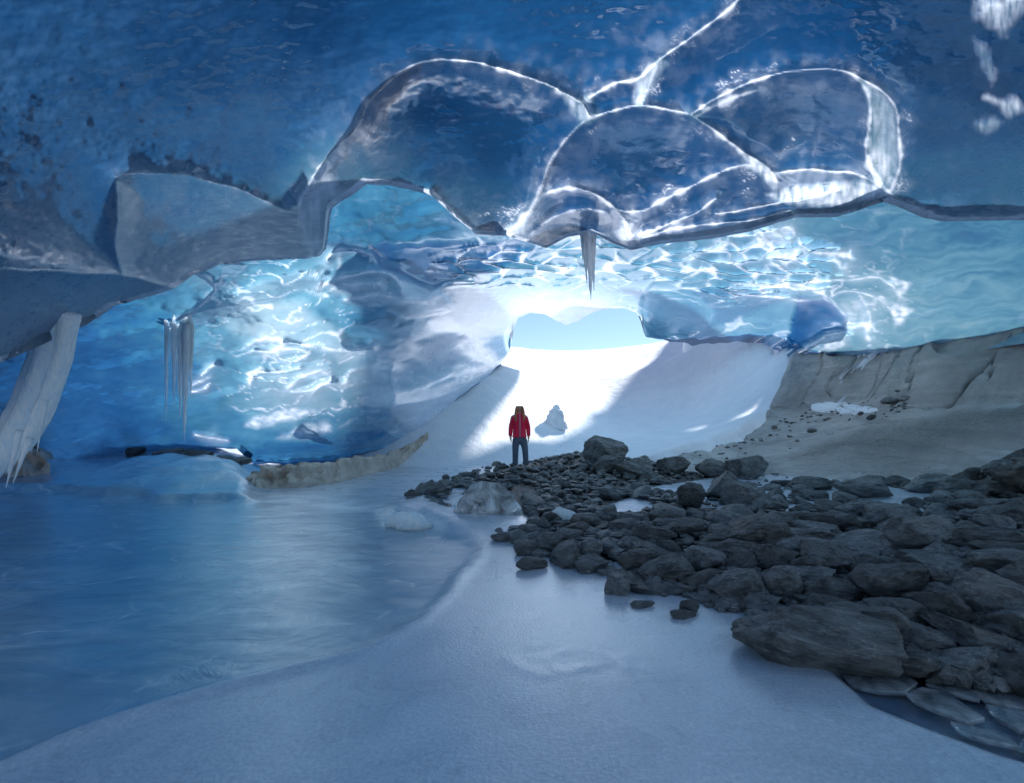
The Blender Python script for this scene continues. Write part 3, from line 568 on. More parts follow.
# ================================================================== rocks
def rock_material(name, lo, hi, seed):
    k = N(name); tc = k.n('TexCoord'); oi = k.n('ObjectInfo')
    ad = k.n('VectorMath'); ad.operation = 'ADD'; k.set(ad.inputs[0], tc.outputs['Object'])
    cm = k.n('CombineXYZ'); k.set(cm.inputs[0], k.math('MULTIPLY', oi.outputs['Random'], 37.0)); k.set(cm.inputs[1], k.math('MULTIPLY', oi.outputs['Random'], 91.0)); k.set(ad.inputs[1], cm.outputs[0])
    v = ad.outputs[0]; mp = k.n('Mapping'); k.set(mp.inputs['Vector'], v); mp.inputs['Scale'].default_value = (.7, 1.2, 4.0); mp.inputs['Rotation'].default_value = (.4, .3, .2)
    n = k.noise(v, 2.2, 7, .68, .4); f = k.noise(v, 14, 5, .7); s = k.noise(mp.outputs[0], 2.6, 6, .7, .8)
    c = k.ramp(n, [(.3, lo), (.5, tuple((a + b) / 2 for a, b in zip(lo, hi))), (.72, hi)])
    c = k.mix(k.mapr(s, .56, .66, 0, .45), c, tuple(min(1, h * 1.7) for h in hi))
    c = k.mix(k.mapr(k.noise(v, 1.3, 5, .7), .48, .34, 0, .6), c, tuple(l * .6 for l in lo)); c = k.mix(k.mapr(f, .58, .72, 0, .35), c, tuple(h * 1.5 for h in hi))
    br = k.n('HueSaturation'); k.set(br.inputs['Color'], c); k.set(br.inputs['Value'], k.mapr(oi.outputs['Random'], 0, 1, .5, 1.4)); c = br.outputs[0]
    p = k.n('BsdfPrincipled'); k.set(p.inputs['Base Color'], c); k.set(p.inputs['Roughness'], k.mapr(n, .3, .7, .28, .55)); p.inputs['Specular IOR Level'].default_value = .5
    k.set(p.inputs['Normal'], k.bump(f, .9, .05, k.bump(s, 1.0, .10))); return k.done(p.outputs[0])
M_rock = rock_material('river_stone', (.045, .049, .054), (.44, .45, .455), 1)
def rock_shape(seed, sub=3, cuts=9, jag=.5):
    r = random.Random(seed); rs = np.random.RandomState(seed)
    bm = bmesh.new(); bmesh.ops.create_icosphere(bm, subdivisions=sub, radius=1.0)
    P = np.array([v.co[:] for v in bm.verts])
    for i in range(cuts):                                   # worn flat faces
        nrm = rs.normal(size=3); nrm /= np.linalg.norm(nrm); h = r.uniform(.5, .9)
        dd = P @ nrm - h; P -= np.outer(np.maximum(dd, 0) * r.uniform(.75, .96), nrm)
    o = rs.rand(3) * 50
    P *= (1 + .13 * fbm(P[:, 0] * 1.1 + o[0], P[:, 1] * 1.1 + o[1], P[:, 2] * 1.1 + o[2], octv=3))[:, None]
    P *= (1 + .035 * jag * fbm(P[:, 0] * 5 + o[0], P[:, 1] * 5, P[:, 2] * 5, octv=3))[:, None]
    if sub > 3:                                              # worn bedding planes and chips
        ax = rs.normal(size=3); ax[2] += 1.5; ax /= np.linalg.norm(ax); lay = P @ ax
        P *= (1 + .030 * fbm(lay * 5 + o[0], P[:, 0] * .7, P[:, 1] * .7, octv=3) + .030 * fbm(P[:, 0] * 9, P[:, 1] * 9, P[:, 2] * 9 + o[1], octv=3))[:, None]
    P -= (P.max(0) + P.min(0)) / 2; P /= np.abs(P).max(0)    # unit half-extents
    for v, c in zip(bm.verts, P): v.co = c
    for f in bm.faces: f.smooth = True
    me = bpy.data.meshes.new('stone'); bm.to_mesh(me); bm.free(); me.materials.append(M_rock); return me
SHAPES = [rock_shape(100 + i, 5, 12 + i % 5, 1.3) for i in range(14)]
SMALL = [rock_shape(300 + i, 3, 10) for i in range(8)]
# surface of the stony bank between the stones
PILE = TPS([(*W(p, q, d)[:2], z) for p, q, d, z in [(405,500,8.2,0),(440,480,10.9,0),(480,470,12.6,.05),(520,469,12.9,.10),(560,452,15,.3),(600,458,13.6,.36),(640,464,13,.25),(700,470,12.6,.10),(760,478,11.3,.0),(700,492,8.9,0),(850,490,9.2,0),(950,490,9.0,.02),(530,560,4.5,0),(620,580,3.9,0),(740,625,3.0,0),(820,660,2.55,0),(900,672,2.4,0),(1024,676,2.45,.02),
   (620,520,6.3,.08),(700,540,5.0,.14),(780,560,4.4,.18),(900,560,4.3,.16),(1000,590,3.5,.22),(1024,520,6.0,.16),(1020,480,8.0,.35),(1024,452,8.3,.8),(800,520,6.2,.06),(1150,500,6.5,.6),(1150,640,3,.4)]] + [(2.2,1.2,0),(4,1.2,0)], lam=.0006)
PAREA = [(400,506),(432,482),(470,470),(500,462),(545,452),(590,444),(640,452),(690,464),(770,468),(850,482),(925,476),(980,452),(1024,436),(1400,430),(1400,700),(1024,692),(960,684),(905,668),(850,655),(770,640),(735,618),(690,598),(640,594),(600,574),(560,562),(525,552),(500,536),(478,520),(440,512)]
POND = [[(596,503),(636,495),(664,505),(640,514),(606,513)], [(690,510),(726,506),(748,516),(712,524)], [(560,520),(586,512),(600,524),(572,532)], [(655,486),(700,478),(730,488),(700,496),(660,494)], [(745,474),(850,484),(930,492),(962,500),(905,506),(840,500),(800,490)], [(590,560),(640,552),(650,562),(610,572)], [(930,640),(960,632),(975,648),(940,655)]]
def pile_z(x, y):
    x, y = np.asarray(x, float), np.asarray(y, float); z = np.clip(PILE(x, y), -.05, 2.0); p, q = to_px(x, y, z)
    k = smooth(-8, 10, sdf(p, q, PAREA)); z = z * k - .12 * (1 - k)
    for P in POND: z = z - .06 * smooth(-1, 5, sdf(p, q, P))
    return z
def gravel_bed():
    ys = np.concatenate([np.linspace(1.9, 9, 190), np.linspace(9.1, 17, 90)]); us = np.linspace(-.35, 1.5, 260); Y, U = np.meshgrid(ys, us, indexing='ij'); X = U * Y
    Z = pile_z(X, Y) + .012 * fbm(X * 9, Y * 9, octv=3) - .03
    k = N('wet_gravel'); v = k.coord(); vo = k.n('TexVoronoi'); k.set(vo.inputs['Vector'], v); vo.inputs['Scale'].default_value = 16
    c = k.mix(k.noise(v, 3, 4), (.005, .006, .008), (.02, .021, .024)); p = k.n('BsdfPrincipled'); k.set(p.inputs['Base Color'], c); p.inputs['Roughness'].default_value = .5
    k.set(p.inputs['Normal'], k.bump(vo.outputs['Distance'], .8, .05))
    return tag(link('gravel', grid_mesh('gravel', np.stack([X, Y, Z], -1)), k.done(p.outputs[0])), 'dark gravel and grit under the stones', 'gravel', kind='stuff')
gravel_bed()
_gx, _gy = np.arange(380, 1080, 3.0), np.arange(436, 712, 2.0)
_U, _V = np.meshgrid(_gx, _gy); _D = np.full(_U.shape, 6.0)
for _ in range(25):
    _Z = np.maximum(pile_z((_U - 512) / F * _D, _D), 0); _D = .5 * _D + .5 * np.minimum((CH - _Z) * F / np.maximum(_V - Y0, 8), 15)
def ground_at(px, py):
    i = int(min(max((py - 436) / 2, 0), len(_gy) - 2)); j = int(min(max((px - 380) / 3, 0), len(_gx) - 2)); a = min(max((py - 436) / 2 - i, 0), 1); b = min(max((px - 380) / 3 - j, 0), 1)
    L = lambda G: float((G[i, j] * (1 - b) + G[i, j + 1] * b) * (1 - a) + (G[i + 1, j] * (1 - b) + G[i + 1, j + 1] * b) * a)
    d = L(_D); return (px - 512) / F * d, d, L(_Z)
PLACED = []
def put_rock(x, y, z, rx, ry, rz, rot, shp, label, group):
    o = bpy.data.objects.new('rock', shp); COL.objects.link(o); o.location = (x, y, z); o.scale = (rx, ry, rz); o.rotation_euler = rot
    PLACED.append((x, y, max(rx, ry))); return tag(o, label, 'rock', group)
# centre column, centre row, width, height, tilt (deg, + = falls to the right), label
KEY = [
 (817,637,164,62,13,'largest long dark boulder at the front edge of the stones, resting on the ice'),
 (1002,597,84,48,10,'big grey boulder cut by the frame edge, above the long slanting slab'),
 (1000,564,86,36,6,'broad flat topped grey boulder directly behind the big boulder at the frame edge'),
 (888,581,78,38,-2,'rounded pale topped boulder in the middle of the front stones'),
 (914,533,74,36,-6,'tall pale grey boulder with a peaked top behind the front stones'),
 (900,613,76,32,12,'dark tilted boulder just above the right end of the largest boulder'),
 (826,607,68,27,14,'dark narrow boulder resting against the back of the largest boulder'),
 (921,637,56,27,4,'low rounded boulder half sunk beside the right tip of the largest boulder'),
 (969,659,60,28,8,'knobbly wet boulder standing alone in the dark frozen pool'),
 (985,640,92,24,22,'long slanting slab lying below the big boulder at the frame edge'),
 (828,587,58,27,2,'dark lens shaped stone above the largest boulder'),
 (780,582,36,34,-10,'upright pointed stone beside the dark lens shaped stone'),
 (738,586,56,33,-12,'wedge shaped boulder leaning left at the front of the stones'),
 (742,550,52,22,0,'dark flat topped block in the third row of stones'),
 (724,537,50,20,-4,'smooth oval stone with a pale top, above the dark flat topped block'),
 (778,557,46,26,-8,'pale angular stone leaning on the dark flat topped block'),
 (808,566,38,24,-6,'blocky grey stone left of the rounded pale topped boulder'),
 (797,536,70,18,2,'long low pale slab lying across the middle of the stones'),
 (890,517,46,24,-10,'dark stone with a sloping top touching the tall peaked boulder'),
 (862,510,58,20,-4,'dark wide stone at the near shore of the frozen puddle'),
 (811,521,48,20,0,'smooth dark oval stone near the long low slab'),
 (742,494,38,27,-4,'round grey boulder standing high near the frozen puddle'),
 (721,486,34,28,-14,'pale tilted stone leaning on the round grey boulder'),
 (749,467,40,24,-10,'black peaked boulder at the far edge, above the round grey boulder'),
 (711,467,32,19,4,'black low boulder at the far edge beside the black peaked boulder'),
 (690,494,28,25,8,'dark upright stone at the left end of the frozen puddle'),
 (862,488,58,20,4,'dark low boulder standing in the frozen puddle'),
 (814,483,46,14,4,'thin dark slab on the far shore of the frozen puddle'),
 (928,483,46,20,-4,'grey flat boulder at the right end of the frozen puddle'),
 (964,490,54,28,-12,'dark domed boulder right of the frozen puddle'),
 (966,507,46,20,4,'pale rounded stone below the dark domed boulder'),
 (1010,470,44,26,-8,'grey boulder high on the right bank at the frame edge'),
 (1013,453,32,18,-6,'dark boulder topmost at the frame edge below the bedrock'),
 (987,458,28,18,-10,'upright grey stone at the top of the right bank'),
 (967,461,21,15,0,'small dark stone at the top left corner of the right bank'),
 (993,537,92,22,4,'long flat slab stretching to the frame edge'),
 (1002,511,54,17,6,'flat grey slab on the right bank above the long flat slab'),
 (932,562,52,22,-2,'dark flat stone between two pale boulders'),
 (883,561,46,12,0,'thin pale slab wedged behind the rounded pale topped boulder'),
 (857,560,36,18,-8,'small pale block left of the thin pale slab'),
 (845,523,30,16,-6,'small grey cube shaped stone near the dark wide stone'),
 (880,634,40,34,22,'dark stone wedged behind the right end of the largest boulder'),
 (731,604,32,15,10,'low wet stone at the front edge left of the largest boulder'),
 (762,601,40,18,-6,'dark flat stone behind the left end of the largest boulder'),
 (617,586,27,20,14,'black angular stone standing alone on the ice in front of the left stones'),
 (642,604,26,8,-4,'flat black sliver of stone lying alone on the ice'),
 (689,606,21,14,6,'small black stone stacked above its flatter neighbour on the ice'),
 (683,614,28,10,6,'small flat black stone on the ice under the stacked one'),
 (531,563,34,13,8,'low black stone on the pale ice below the clear ice block'),
 (605,452,46,32,-4,'tallest black boulder on the crest right of the person'),
 (634,465,36,22,8,'dark squat boulder touching the tallest black boulder'),
 (675,465,32,17,-4,'black boulder on the crest between the squat boulder and the snow'),
 (608,463,32,18,-18,'paler tilted stone at the foot of the tallest black boulder'),
 (640,560,48,23,-6,'dark boulder with a sharp ridge at the front edge of the stones'),
 (666,569,56,29,-16,'large pale wedge boulder lying beside the sharp ridged boulder'),
 (654,535,46,20,0,'smooth rounded grey boulder in the middle of the left stones'),
 (685,526,42,18,4,'smooth dark stone right of the rounded grey boulder'),
 (672,589,32,11,4,'thin dark stone at the ice edge below the large pale wedge boulder'),
 (585,520,34,18,12,'dark stone with a flat top near the clear ice block'),
 (570,535,32,15,6,'rounded grey stone at the front edge near the clear ice block'),
 (549,540,30,17,-8,'pale flat stone next to the clear ice block'),
 (508,537,36,10,4,'low dark wet stone just in front of the clear ice block'),
 (590,549,26,17,-10,'small upright dark stone at the front edge of the left stones'),
 (704,558,40,24,-8,'dark pointed stone behind the large pale wedge boulder'),
 (700,578,40,20,-4,'rounded dark stone right of the large pale wedge boulder'),
 (437,489,28,14,0,'black flat stone left of the clear ice block'),
 (413,494,18,10,0,'small black stone at the left tip of the stones'),
]
for i, (cx, cy, w, h, tilt, lab) in enumerate(KEY):
    x, y, z = ground_at(cx, cy + h * .5)
    ww = w / F * y * .5; hh = h / F * y * .5; dp = max(ww * .68, hh * 1.05)
    y2 = y + dp * .55; x2 = (cx - 512) / F * y2; ww *= y2 / y; hh *= y2 / y
    zc = CH + (Y0 - cy) / F * y2
    put_rock(x2, y2, zc - hh * .12, ww * 1.0, dp, hh * 1.12, (rnd.uniform(-.15, .15), R(tilt) * .8, rnd.uniform(-.25, .25)), SHAPES[i % len(SHAPES)], lab, 'boulders standing out of the stony bank')
# the packed stones between them
GRP = {
 'feet': ('small dark stones packed on the crest around the person', 'small stones around the person'),
 'block': ('small dark stones packed between the clear ice block and the crest', 'small stones behind the clear ice block'),
 'mid': ('mid sized grey stones packed between the larger boulders', 'stones packed between the boulders'),
 'bank': ('stones heaped on the bank that climbs to the frame edge', 'stones on the right bank'),
 'front': ('stones filling the gaps behind the front row of boulders', 'stones behind the front boulders'),
}
count = 0; tries = 0
while count < 232 and tries < 60000:
    tries += 1
    px, py = rnd.uniform(404, 1040), 440 + 250 * rnd.random() ** 1.6
    if not bool(inpoly(np.array([px]), np.array([py]), PAREA)[0]): continue
    inp = any(bool(inpoly(np.array([px]), np.array([py]), P)[0]) for P in POND)
    if inp and rnd.random() < .93: continue
    if px < 527 and 490 < py < 535 and px > 448: continue
    if 508 < px < 532 and 455 < py < 476: continue
    if (590 < px < 645 and py > 566) or (645 < px < 722 and py > 592): continue
    x, y, z = ground_at(px, py)
    if y > 15: continue
    base = .125 if px < 660 else .16
    r = base * rnd.uniform(.55, 1.35) * (1.25 if rnd.random() < .12 else 1)
    if tries > 25000: r *= .6
    if any((x - a) ** 2 + (y - b) ** 2 < ((r + c) * .52) ** 2 for a, b, c in PLACED): continue
    g = 'feet' if (py < 490 and px < 580) else 'block' if px < 640 else 'bank' if px > 930 and py < 560 else 'front' if py > 545 else 'mid'
    fl = rnd.uniform(.45, .8)
    put_rock(x, y, z + r * fl * .38, r * rnd.uniform(1.0, 1.5), r, r * fl, (rnd.uniform(-.3, .3), rnd.uniform(-.35, .35), rnd.uniform(0, 6.28)), (SHAPES if y < 6 else SMALL)[rnd.randrange(8)], *GRP[g]); count += 1
print('packed stones', count, tries)
# rubble lying on the bedrock ledge
for i, (px, py, w) in enumerate([(735,478,8),(762,463,7),(812,432,9),(872,418,9),(838,397,8),(845,399,7),(890,402,12),(905,399,9),(922,397,8),(934,400,14),(950,398,10),(964,394,9),(985,392,11),(1003,389,12),(1015,393,10),(896,404,7),(957,358,8),(862,414,6),(720,444,5),(774,428,6),(790,437,5),(752,440,4),(826,420,6)]):
    d = 12.0
    for _ in range(30):
        x = (px - 512) / F * d; z = float(bed_z(np.array([x]), np.array([d]))[0]); err = (CH + (Y0 - py) / F * d) - z; d = min(max(d + err * 2.0, 7), 17)
    r = w / F * d * .5
    if abs(err) < .3: put_rock(x, d, z + r * .2, r * 1.2, r, r * .7, (0, 0, rnd.uniform(0, 6)), SMALL[i % 8], 'small dark stone scattered on the bedrock ledge under the ice', 'loose stones on the bedrock')
# fine debris
_by, _bx = np.meshgrid(np.linspace(7, 17.2, 205), np.linspace(2.4, 16, 205), indexing='ij'); _bz = bed_z(_bx, _by)
def BEDZ(x, y): return _bz[int(min(max((y - 7) / 10.2 * 204, 0), 204)), int(min(max((x - 2.4) / 13.6 * 204, 0), 204))]
def grit():
    V, Fq = [], []
    ico = bmesh.new(); bmesh.ops.create_icosphere(ico, subdivisions=1, radius=1); iv = np.array([v.co[:] for v in ico.verts]); fi = np.array([[v.index for v in f.verts] for f in ico.faces]); ico.free()
    rs = np.random.RandomState(5); n = 0
    while n < 3200:
        px, py = rs.uniform(404, 1040), 442 + 245 * rs.rand() ** 1.8
        if not inpoly(np.array([px]), np.array([py]), PAREA)[0] or (448 < px < 527 and 488 < py < 530) or any(inpoly(np.array([px]), np.array([py]), P)[0] for P in POND): continue
        x, y, z = ground_at(px, py); r = rs.uniform(.025, .06) if px > 660 else rs.uniform(.04, .10)
        P = iv * (1 + .25 * rs.randn(len(iv), 1)) * r * np.array([rs.uniform(.8, 1.5), rs.uniform(.8, 1.5), rs.uniform(.5, .9)])
        V.append(P + [x, y, z + r * .2]); Fq.append(fi + n * len(iv)); n += 1
    for i in range(420):                                       # rubble caught on the bedrock ledges
        px = rs.uniform(650, 1024); py = np.interp(px, [650, 700, 760, 820, 870, 1024], [459, 452, 436, 412, 408, 396]) + rs.normal() * (3.5 if i % 3 else 9); d = 12.0
        for _ in range(14):
            x = (px - 512) / F * d; z = float(BEDZ(x, d)); err = (CH + (Y0 - py) / F * d) - z; d = min(max(d + err * 2.0, 7), 17)
        r = rs.uniform(.012, .05); V.append(iv * (1 + .25 * rs.randn(len(iv), 1)) * r * np.array([rs.uniform(.8, 1.6), rs.uniform(.8, 1.5), rs.uniform(.5, .9)]) + [x, d, z + r * .15]); Fq.append(fi + n * len(iv)); n += 1
    me = raw_mesh('pebbles', np.concatenate(V), np.concatenate(Fq), sm=False)
    tag(link('pebbles', me, M_rock), 'pebbles and broken grit between the stones', 'pebbles', kind='stuff')
grit()
# ================================================================== ice pieces
def glass_ice(name, frost=.3, tint=(.80, .90, .97), rough=.06, scale=3.0, stretch=(1, 1, 1)):
    k = N(name); v = k.coord(stretch); n = k.noise(v, scale, 6, .65, .5); f = k.noise(v, scale * 7, 4, .6)
    g = k.n('BsdfPrincipled'); g.inputs['Base Color'].default_value = (*tint, 1); g.inputs['Transmission Weight'].default_value = .94; g.inputs['IOR'].default_value = 1.31
    nb = k.bump(n, .35, .05, k.bump(f, .2, .01)); k.set(g.inputs['Normal'], nb); k.set(g.inputs['Roughness'], rough)
    w = k.n('BsdfPrincipled'); w.inputs['Base Color'].default_value = (.86, .92, .97, 1); w.inputs['Subsurface Weight'].default_value = 1; w.inputs['Subsurface Radius'].default_value = (1, 1, 1); w.inputs['Subsurface Scale'].default_value = .25; w.inputs['Roughness'].default_value = .12; k.set(w.inputs['Normal'], nb); w = w.outputs[0]
    return k.done(k.mixsh(k.mapr(n, .62 - frost * .5, .80 - frost * .4, .10 * (frost > 0), min(1, .35 + frost)), g.outputs[0], w))
def white_ice(name):
    k = N(name); v = k.coord((6, 6, .8)); n = k.noise(v, 4, 6, .65, .5); c = k.ramp(n, [(.3, (.58, .75, .92)), (.5, (.74, .86, .97)), (.7, (.90, .95, .99))])
    nb = k.bump(n, .45, .04); p = k.n('BsdfPrincipled'); k.set(p.inputs['Base Color'], c); k.set(p.inputs['Normal'], nb); p.inputs['Subsurface Weight'].default_value = 1.0
    p.inputs['Subsurface Radius'].default_value = (1, 1, 1); p.inputs['Subsurface Scale'].default_value = .28; p.inputs['Roughness'].default_value = .15; p.inputs['IOR'].default_value = 1.31
    return k.done(p.outputs[0])
M_icicle = white_ice('icicle_ice')
M_block = glass_ice('clear_block_ice', .40, (.86, .94, .99), .03, 3.0)
M_plate = glass_ice('plate_ice', .45, (.6, .78, .92), .1, 4.0)
def tube(path, rad, seg=10, wob=0.0, seed=0, capped=True):
    """a closed tapering strand along path"""
    P = np.array(path, float); n = len(P); T = np.gradient(P, axis=0); T /= np.linalg.norm(T, axis=1, keepdims=True)
    up = np.array([0., 1, 0]); A = np.cross(T, up); A /= np.linalg.norm(A, axis=1, keepdims=True) + 1e-9; B = np.cross(T, A)
    an = np.linspace(0, 2 * math.pi, seg, endpoint=False); rr = np.asarray(rad, float)[:, None] * np.ones(seg)
    if wob: rr = rr * (1 + wob * fbm(np.arange(n)[:, None] * .45 + seed * 7.7 + 0 * rr, np.cos(an)[None] * .8 + 0 * rr, np.sin(an)[None] * .8 + 0 * rr, octv=3))
    X = P[:, None] + rr[..., None] * (np.cos(an)[None, :, None] * A[:, None] + np.sin(an)[None, :, None] * B[:, None])
    idx = np.arange(n * seg).reshape(n, seg); nx = np.roll(idx, -1, 1)
    F4 = np.stack([idx[:-1], nx[:-1], nx[1:], idx[1:]], -1).reshape(-1, 4).tolist()
    return X.reshape(-1, 3).tolist(), F4 + [idx[0].tolist(), idx[-1][::-1].tolist()]
def poly_obj(name, parts, mat, parent=None, smoothf=True):
    V, Fc = [], []
    for v, f in parts: Fc += [[i + len(V) for i in q] for q in f]; V += v
    me = bpy.data.meshes.new(name); me.from_pydata(V, [], Fc); me.update()
    for p in me.polygons: p.use_smooth = smoothf
    return link(name, me, mat, parent)
def thing(name, loc, label, cat, group=None):
    o = bpy.data.objects.new(name, None); COL.objects.link(o); o.location = loc; o.empty_display_size = .1; return tag(o, label, cat, group)
def near_d(px, py): return float(1 / DA(np.array([px * 1.]), np.array([py * 1.]))[0])
def far_d(px, py): return float(1 / DB(np.array([px * 1.]), np.array([py * 1.]))[0])
# the great leaning icicle curtain at the left
r0 = Vector(W(55, 330, 4.25)); ic = thing('icicle_curtain', r0, 'thick curved white icicle curtain leaning down from the left ceiling lip', 'icicle')
def rel(p, o): return (p[0] - o[0], p[1] - o[1], p[2] - o[2])
strand = []; DCUR = depth_at('near', 55, 326) + .05
for j, (f0, f1, len_, rw) in enumerate([(0.02,.10,.95,.050),(.16,.2,1.0,.075),(.32,.36,1.0,.085),(.48,.5,1.0,.085),(.63,.64,1.0,.08),(.78,.8,.93,.07),(.90,.95,.85,.055),(1.0,1.06,.78,.04)]):
    path, rad = [], []
    for t in np.linspace(-.09, len_, 26):
        q = 328 + t * (488 - 328)
        xl = np.interp(q, [300, 330, 360, 390, 420, 450, 490], [44, 36, 30, 18, 2, -14, -34]); xr = np.interp(q, [300, 330, 360, 390, 420, 450, 490], [80, 73, 68, 58, 46, 30, 4])
        ff = f0 + (f1 - f0) * max(t, 0); px = xl + (xr - xl) * ff
        path.append(rel(W(px, q, DCUR + .03 * math.sin(j * 2.1) + .25 * t), r0)); rad.append(max(.004, rw * (1 - .25 * max(t, 0)) * (1 if t < len_ - .22 else max(.06, (len_ - t) / .22))))
    strand.append(tube(path, rad, 10, .22, j))
def fuse(o, size):
    m = o.modifiers.new('fuse', 'REMESH'); m.mode = 'VOXEL'; m.voxel_size = size; m.use_smooth_shade = True; m2_ = o.modifiers.new('soft', 'SMOOTH'); m2_.iterations = 1; m2_.factor = .4
    dg = bpy.context.evaluated_depsgraph_get(); dg.update(); me = bpy.data.meshes.new_from_object(o.evaluated_get(dg)); o.modifiers.clear(); o.data = me
    if not me.materials: me.materials.append(M_icicle)
    for p in me.polygons: p.use_smooth = True
fuse(poly_obj('ice_body', strand[:], M_icicle, ic), .010)
path = [rel(W(40 + 2 * t, 440 + 40 * t, 4.3), r0) for t in np.linspace(-.8, 1, 10)]; path2 = [rel(W(17 - 6 * t, 420 + 60 * t, 4.2), r0) for t in np.linspace(0, 1, 10)]
tip = []
for k_, (a, b, c, e, rr) in enumerate([(30,438,13,483,.022),(20,430,6,488,.025),(46,400,37,452,.016)]):
    tip.append(tube([rel(W(a + (c - a) * t, b + (e - b) * t, 4.22), r0) for t in np.linspace(0, 1, 12)], [rr * (1 - t) + .003 for t in np.linspace(0, 1, 12)], 8, .3, k_ + 20))
for k_ in tip: poly_obj('icicle', [k_], M_icicle, ic)
# hanging icicle clusters
def cluster(px0, py0, d, spec, label, which):
    d = depth_at(which, px0, py0) + .04
    r = Vector(W(px0, py0, d)); y_ = 0; t_ = thing('icicle_cluster', r, label, 'icicles')
    for k_, (dx, y1, y2, wpx, dd, lean) in enumerate(spec):
        n = 22; ts = np.linspace(0, 1, n)
        path = [rel(W(px0 + dx + lean * t, y1 + (y2 - y1) * t, d + dd + 0), r) for t in ts]
        rad = [max(.003, wpx / F * d * .5 * (.3 + .7 * min(1, t * 9)) * ((1 - t) ** .75 * .9 + .12 * (1 - t) + .05 * math.sin(t * 23 + k_))) for t in ts]
        poly_obj('icicle', [tube(path, rad, 10, .35, k_ + int(px0))], M_icicle, t_)
cluster(178, 318, 7.2, [(-12,315,374,4,0,0),(-11,322,421,5,.05,-1),(-7,315,360,5,.1,0),(-4,315,408,6,0,0),(-1,315,395,6,.08,1),(3,322,418,7,0,-1),(7,315,380,8,.05,0),(9,322,443,9,0,-3),(12,315,400,7,.06,1),(14,322,372,5,.1,0)], 'cluster of long thin white icicles hanging in front of the blue left wall', 'far')
cluster(588, 232, 7.4, [(-6,228,262,5,.05,1),(-4,230,285,6,0,3),(0,228,300,9,0,3),(4,230,291,7,.04,2),(6,229,262,5,.08,1)], 'grey fluted icicles hanging above the cave mouth', 'near')
# clear block standing on the stones
def hull(pts, name, mat, parent=None, bev=.012, sub=3, rough=.006, seed=0):
    bm = bmesh.new()
    for p in pts: bm.verts.new(p)
    h = bmesh.ops.convex_hull(bm, input=bm.verts[:]); bmesh.ops.delete(bm, geom=[g for g in h['geom_interior'] if isinstance(g, bmesh.types.BMVert)], context='VERTS')
    bmesh.ops.dissolve_limit(bm, angle_limit=R(4), verts=bm.verts[:], edges=bm.edges[:])
    bmesh.ops.bevel(bm, geom=bm.edges[:], offset=bev, segments=2, affect='EDGES', clamp_overlap=True)
    bmesh.ops.triangulate(bm, faces=bm.faces[:])
    for _ in range(sub): bmesh.ops.subdivide_edges(bm, edges=[e for e in bm.edges if e.calc_length() > .05], cuts=1, use_grid_fill=True); bmesh.ops.triangulate(bm, faces=bm.faces[:])
    P = np.array([v.co[:] for v in bm.verts]); nn = fbm(P[:, 0] * 6 + seed, P[:, 1] * 6, P[:, 2] * 6, octv=3)
    bm.normal_update()
    for v, k_ in zip(bm.verts, nn): v.co += v.normal * float(k_) * rough
    me = bpy.data.meshes.new(name); bm.to_mesh(me); bm.free()
    return link(name, me, mat, parent)
def frac_ice():
    k = N('fracture_ice'); n = k.noise(k.coord(), 14, 5, .7); t = k.n('BsdfTranslucent'); t.inputs['Color'].default_value = (.8, .86, .92, 1); d = k.n('BsdfDiffuse'); d.inputs['Color'].default_value = (.85, .9, .95, 1); z = k.n('BsdfTransparent')
    return k.done(k.mixsh(k.mapr(n, .42, .62, .05, .85), z.outputs[0], k.mixsh(.5, t.outputs[0], d.outputs[0])))
M_frac = frac_ice()
bd = 6.3; bo = Vector((W(487, 520, bd)[0], bd, 0.0)); blk = thing('ice_block', bo, 'clear faceted ice block on a flat ice foot among dark stones', 'ice block')
def B(px, py, dy): return rel(W(px, py, bd + dy), bo)
hull([B(451,516,.05),B(459,500,0),B(473,482,.06),B(489,481,.1),B(502,484,.12),B(508,489,.1),B(522,508,.12),B(521,517,.0),B(486,521,-.12),B(462,519,-.08),B(456,514,.5),B(476,486,.5),B(500,488,.5),B(516,511,.5),B(517,506,.42)], 'block', M_block, blk, .012, 3, .012, 3)
hull([B(436,531,-.1),B(462,517,.1),B(522,512,.2),B(526,516,.1),B(526,533,-.05),B(505,536,-.15),B(470,534,-.15),B(440,534,-.1),B(450,522,.5),B(524,518,.5)], 'foot', M_block, blk, .012, 3, .012, 8)
for k_ in range(6):                                           # healed fractures inside the clear block
    c_ = Vector(B([466,480,494,506,475,498][k_], [508,498,496,506,512,513][k_], .22)); e1 = Vector((rnd.uniform(-1, 1), rnd.uniform(-.4, .4), rnd.uniform(-.6, .6))).normalized(); e2 = e1.orthogonal(); vv_ = [tuple(c_ + e1 * (math.cos(a_) * rr_ * 1.5) + e2 * (math.sin(a_) * rr_ * .8)) for a_, rr_ in [(q_ * math.pi / 9, rnd.uniform(.07, .14)) for q_ in range(18)]]
    off = Vector((.004, .004, .004)); n_ = len(vv_); poly_obj('fracture', [(vv_ + [tuple(Vector(v_) + off) for v_ in vv_], [tuple(range(n_)), tuple(range(n_, 2 * n_))[::-1]] + [(i_, (i_ + 1) % n_, n_ + (i_ + 1) % n_, n_ + i_) for i_ in range(n_)])], M_frac, blk, False)
lump_d = 5.9
hull([W(384,520,lump_d),W(398,511,lump_d),W(408,510,lump_d),W(418,512,lump_d+.05),W(430,522,lump_d),W(438,530,lump_d-.1),W(400,531,lump_d-.15),W(386,528,lump_d),W(400,516,lump_d+.4),W(425,524,lump_d+.4),W(410,533,lump_d)], 'ice_lump', M_icicle, None, .02, 3, .02, 5)
tag(bpy.data.objects['ice_lump'], 'low rounded ice lump left of the clear ice block', 'ice lump')
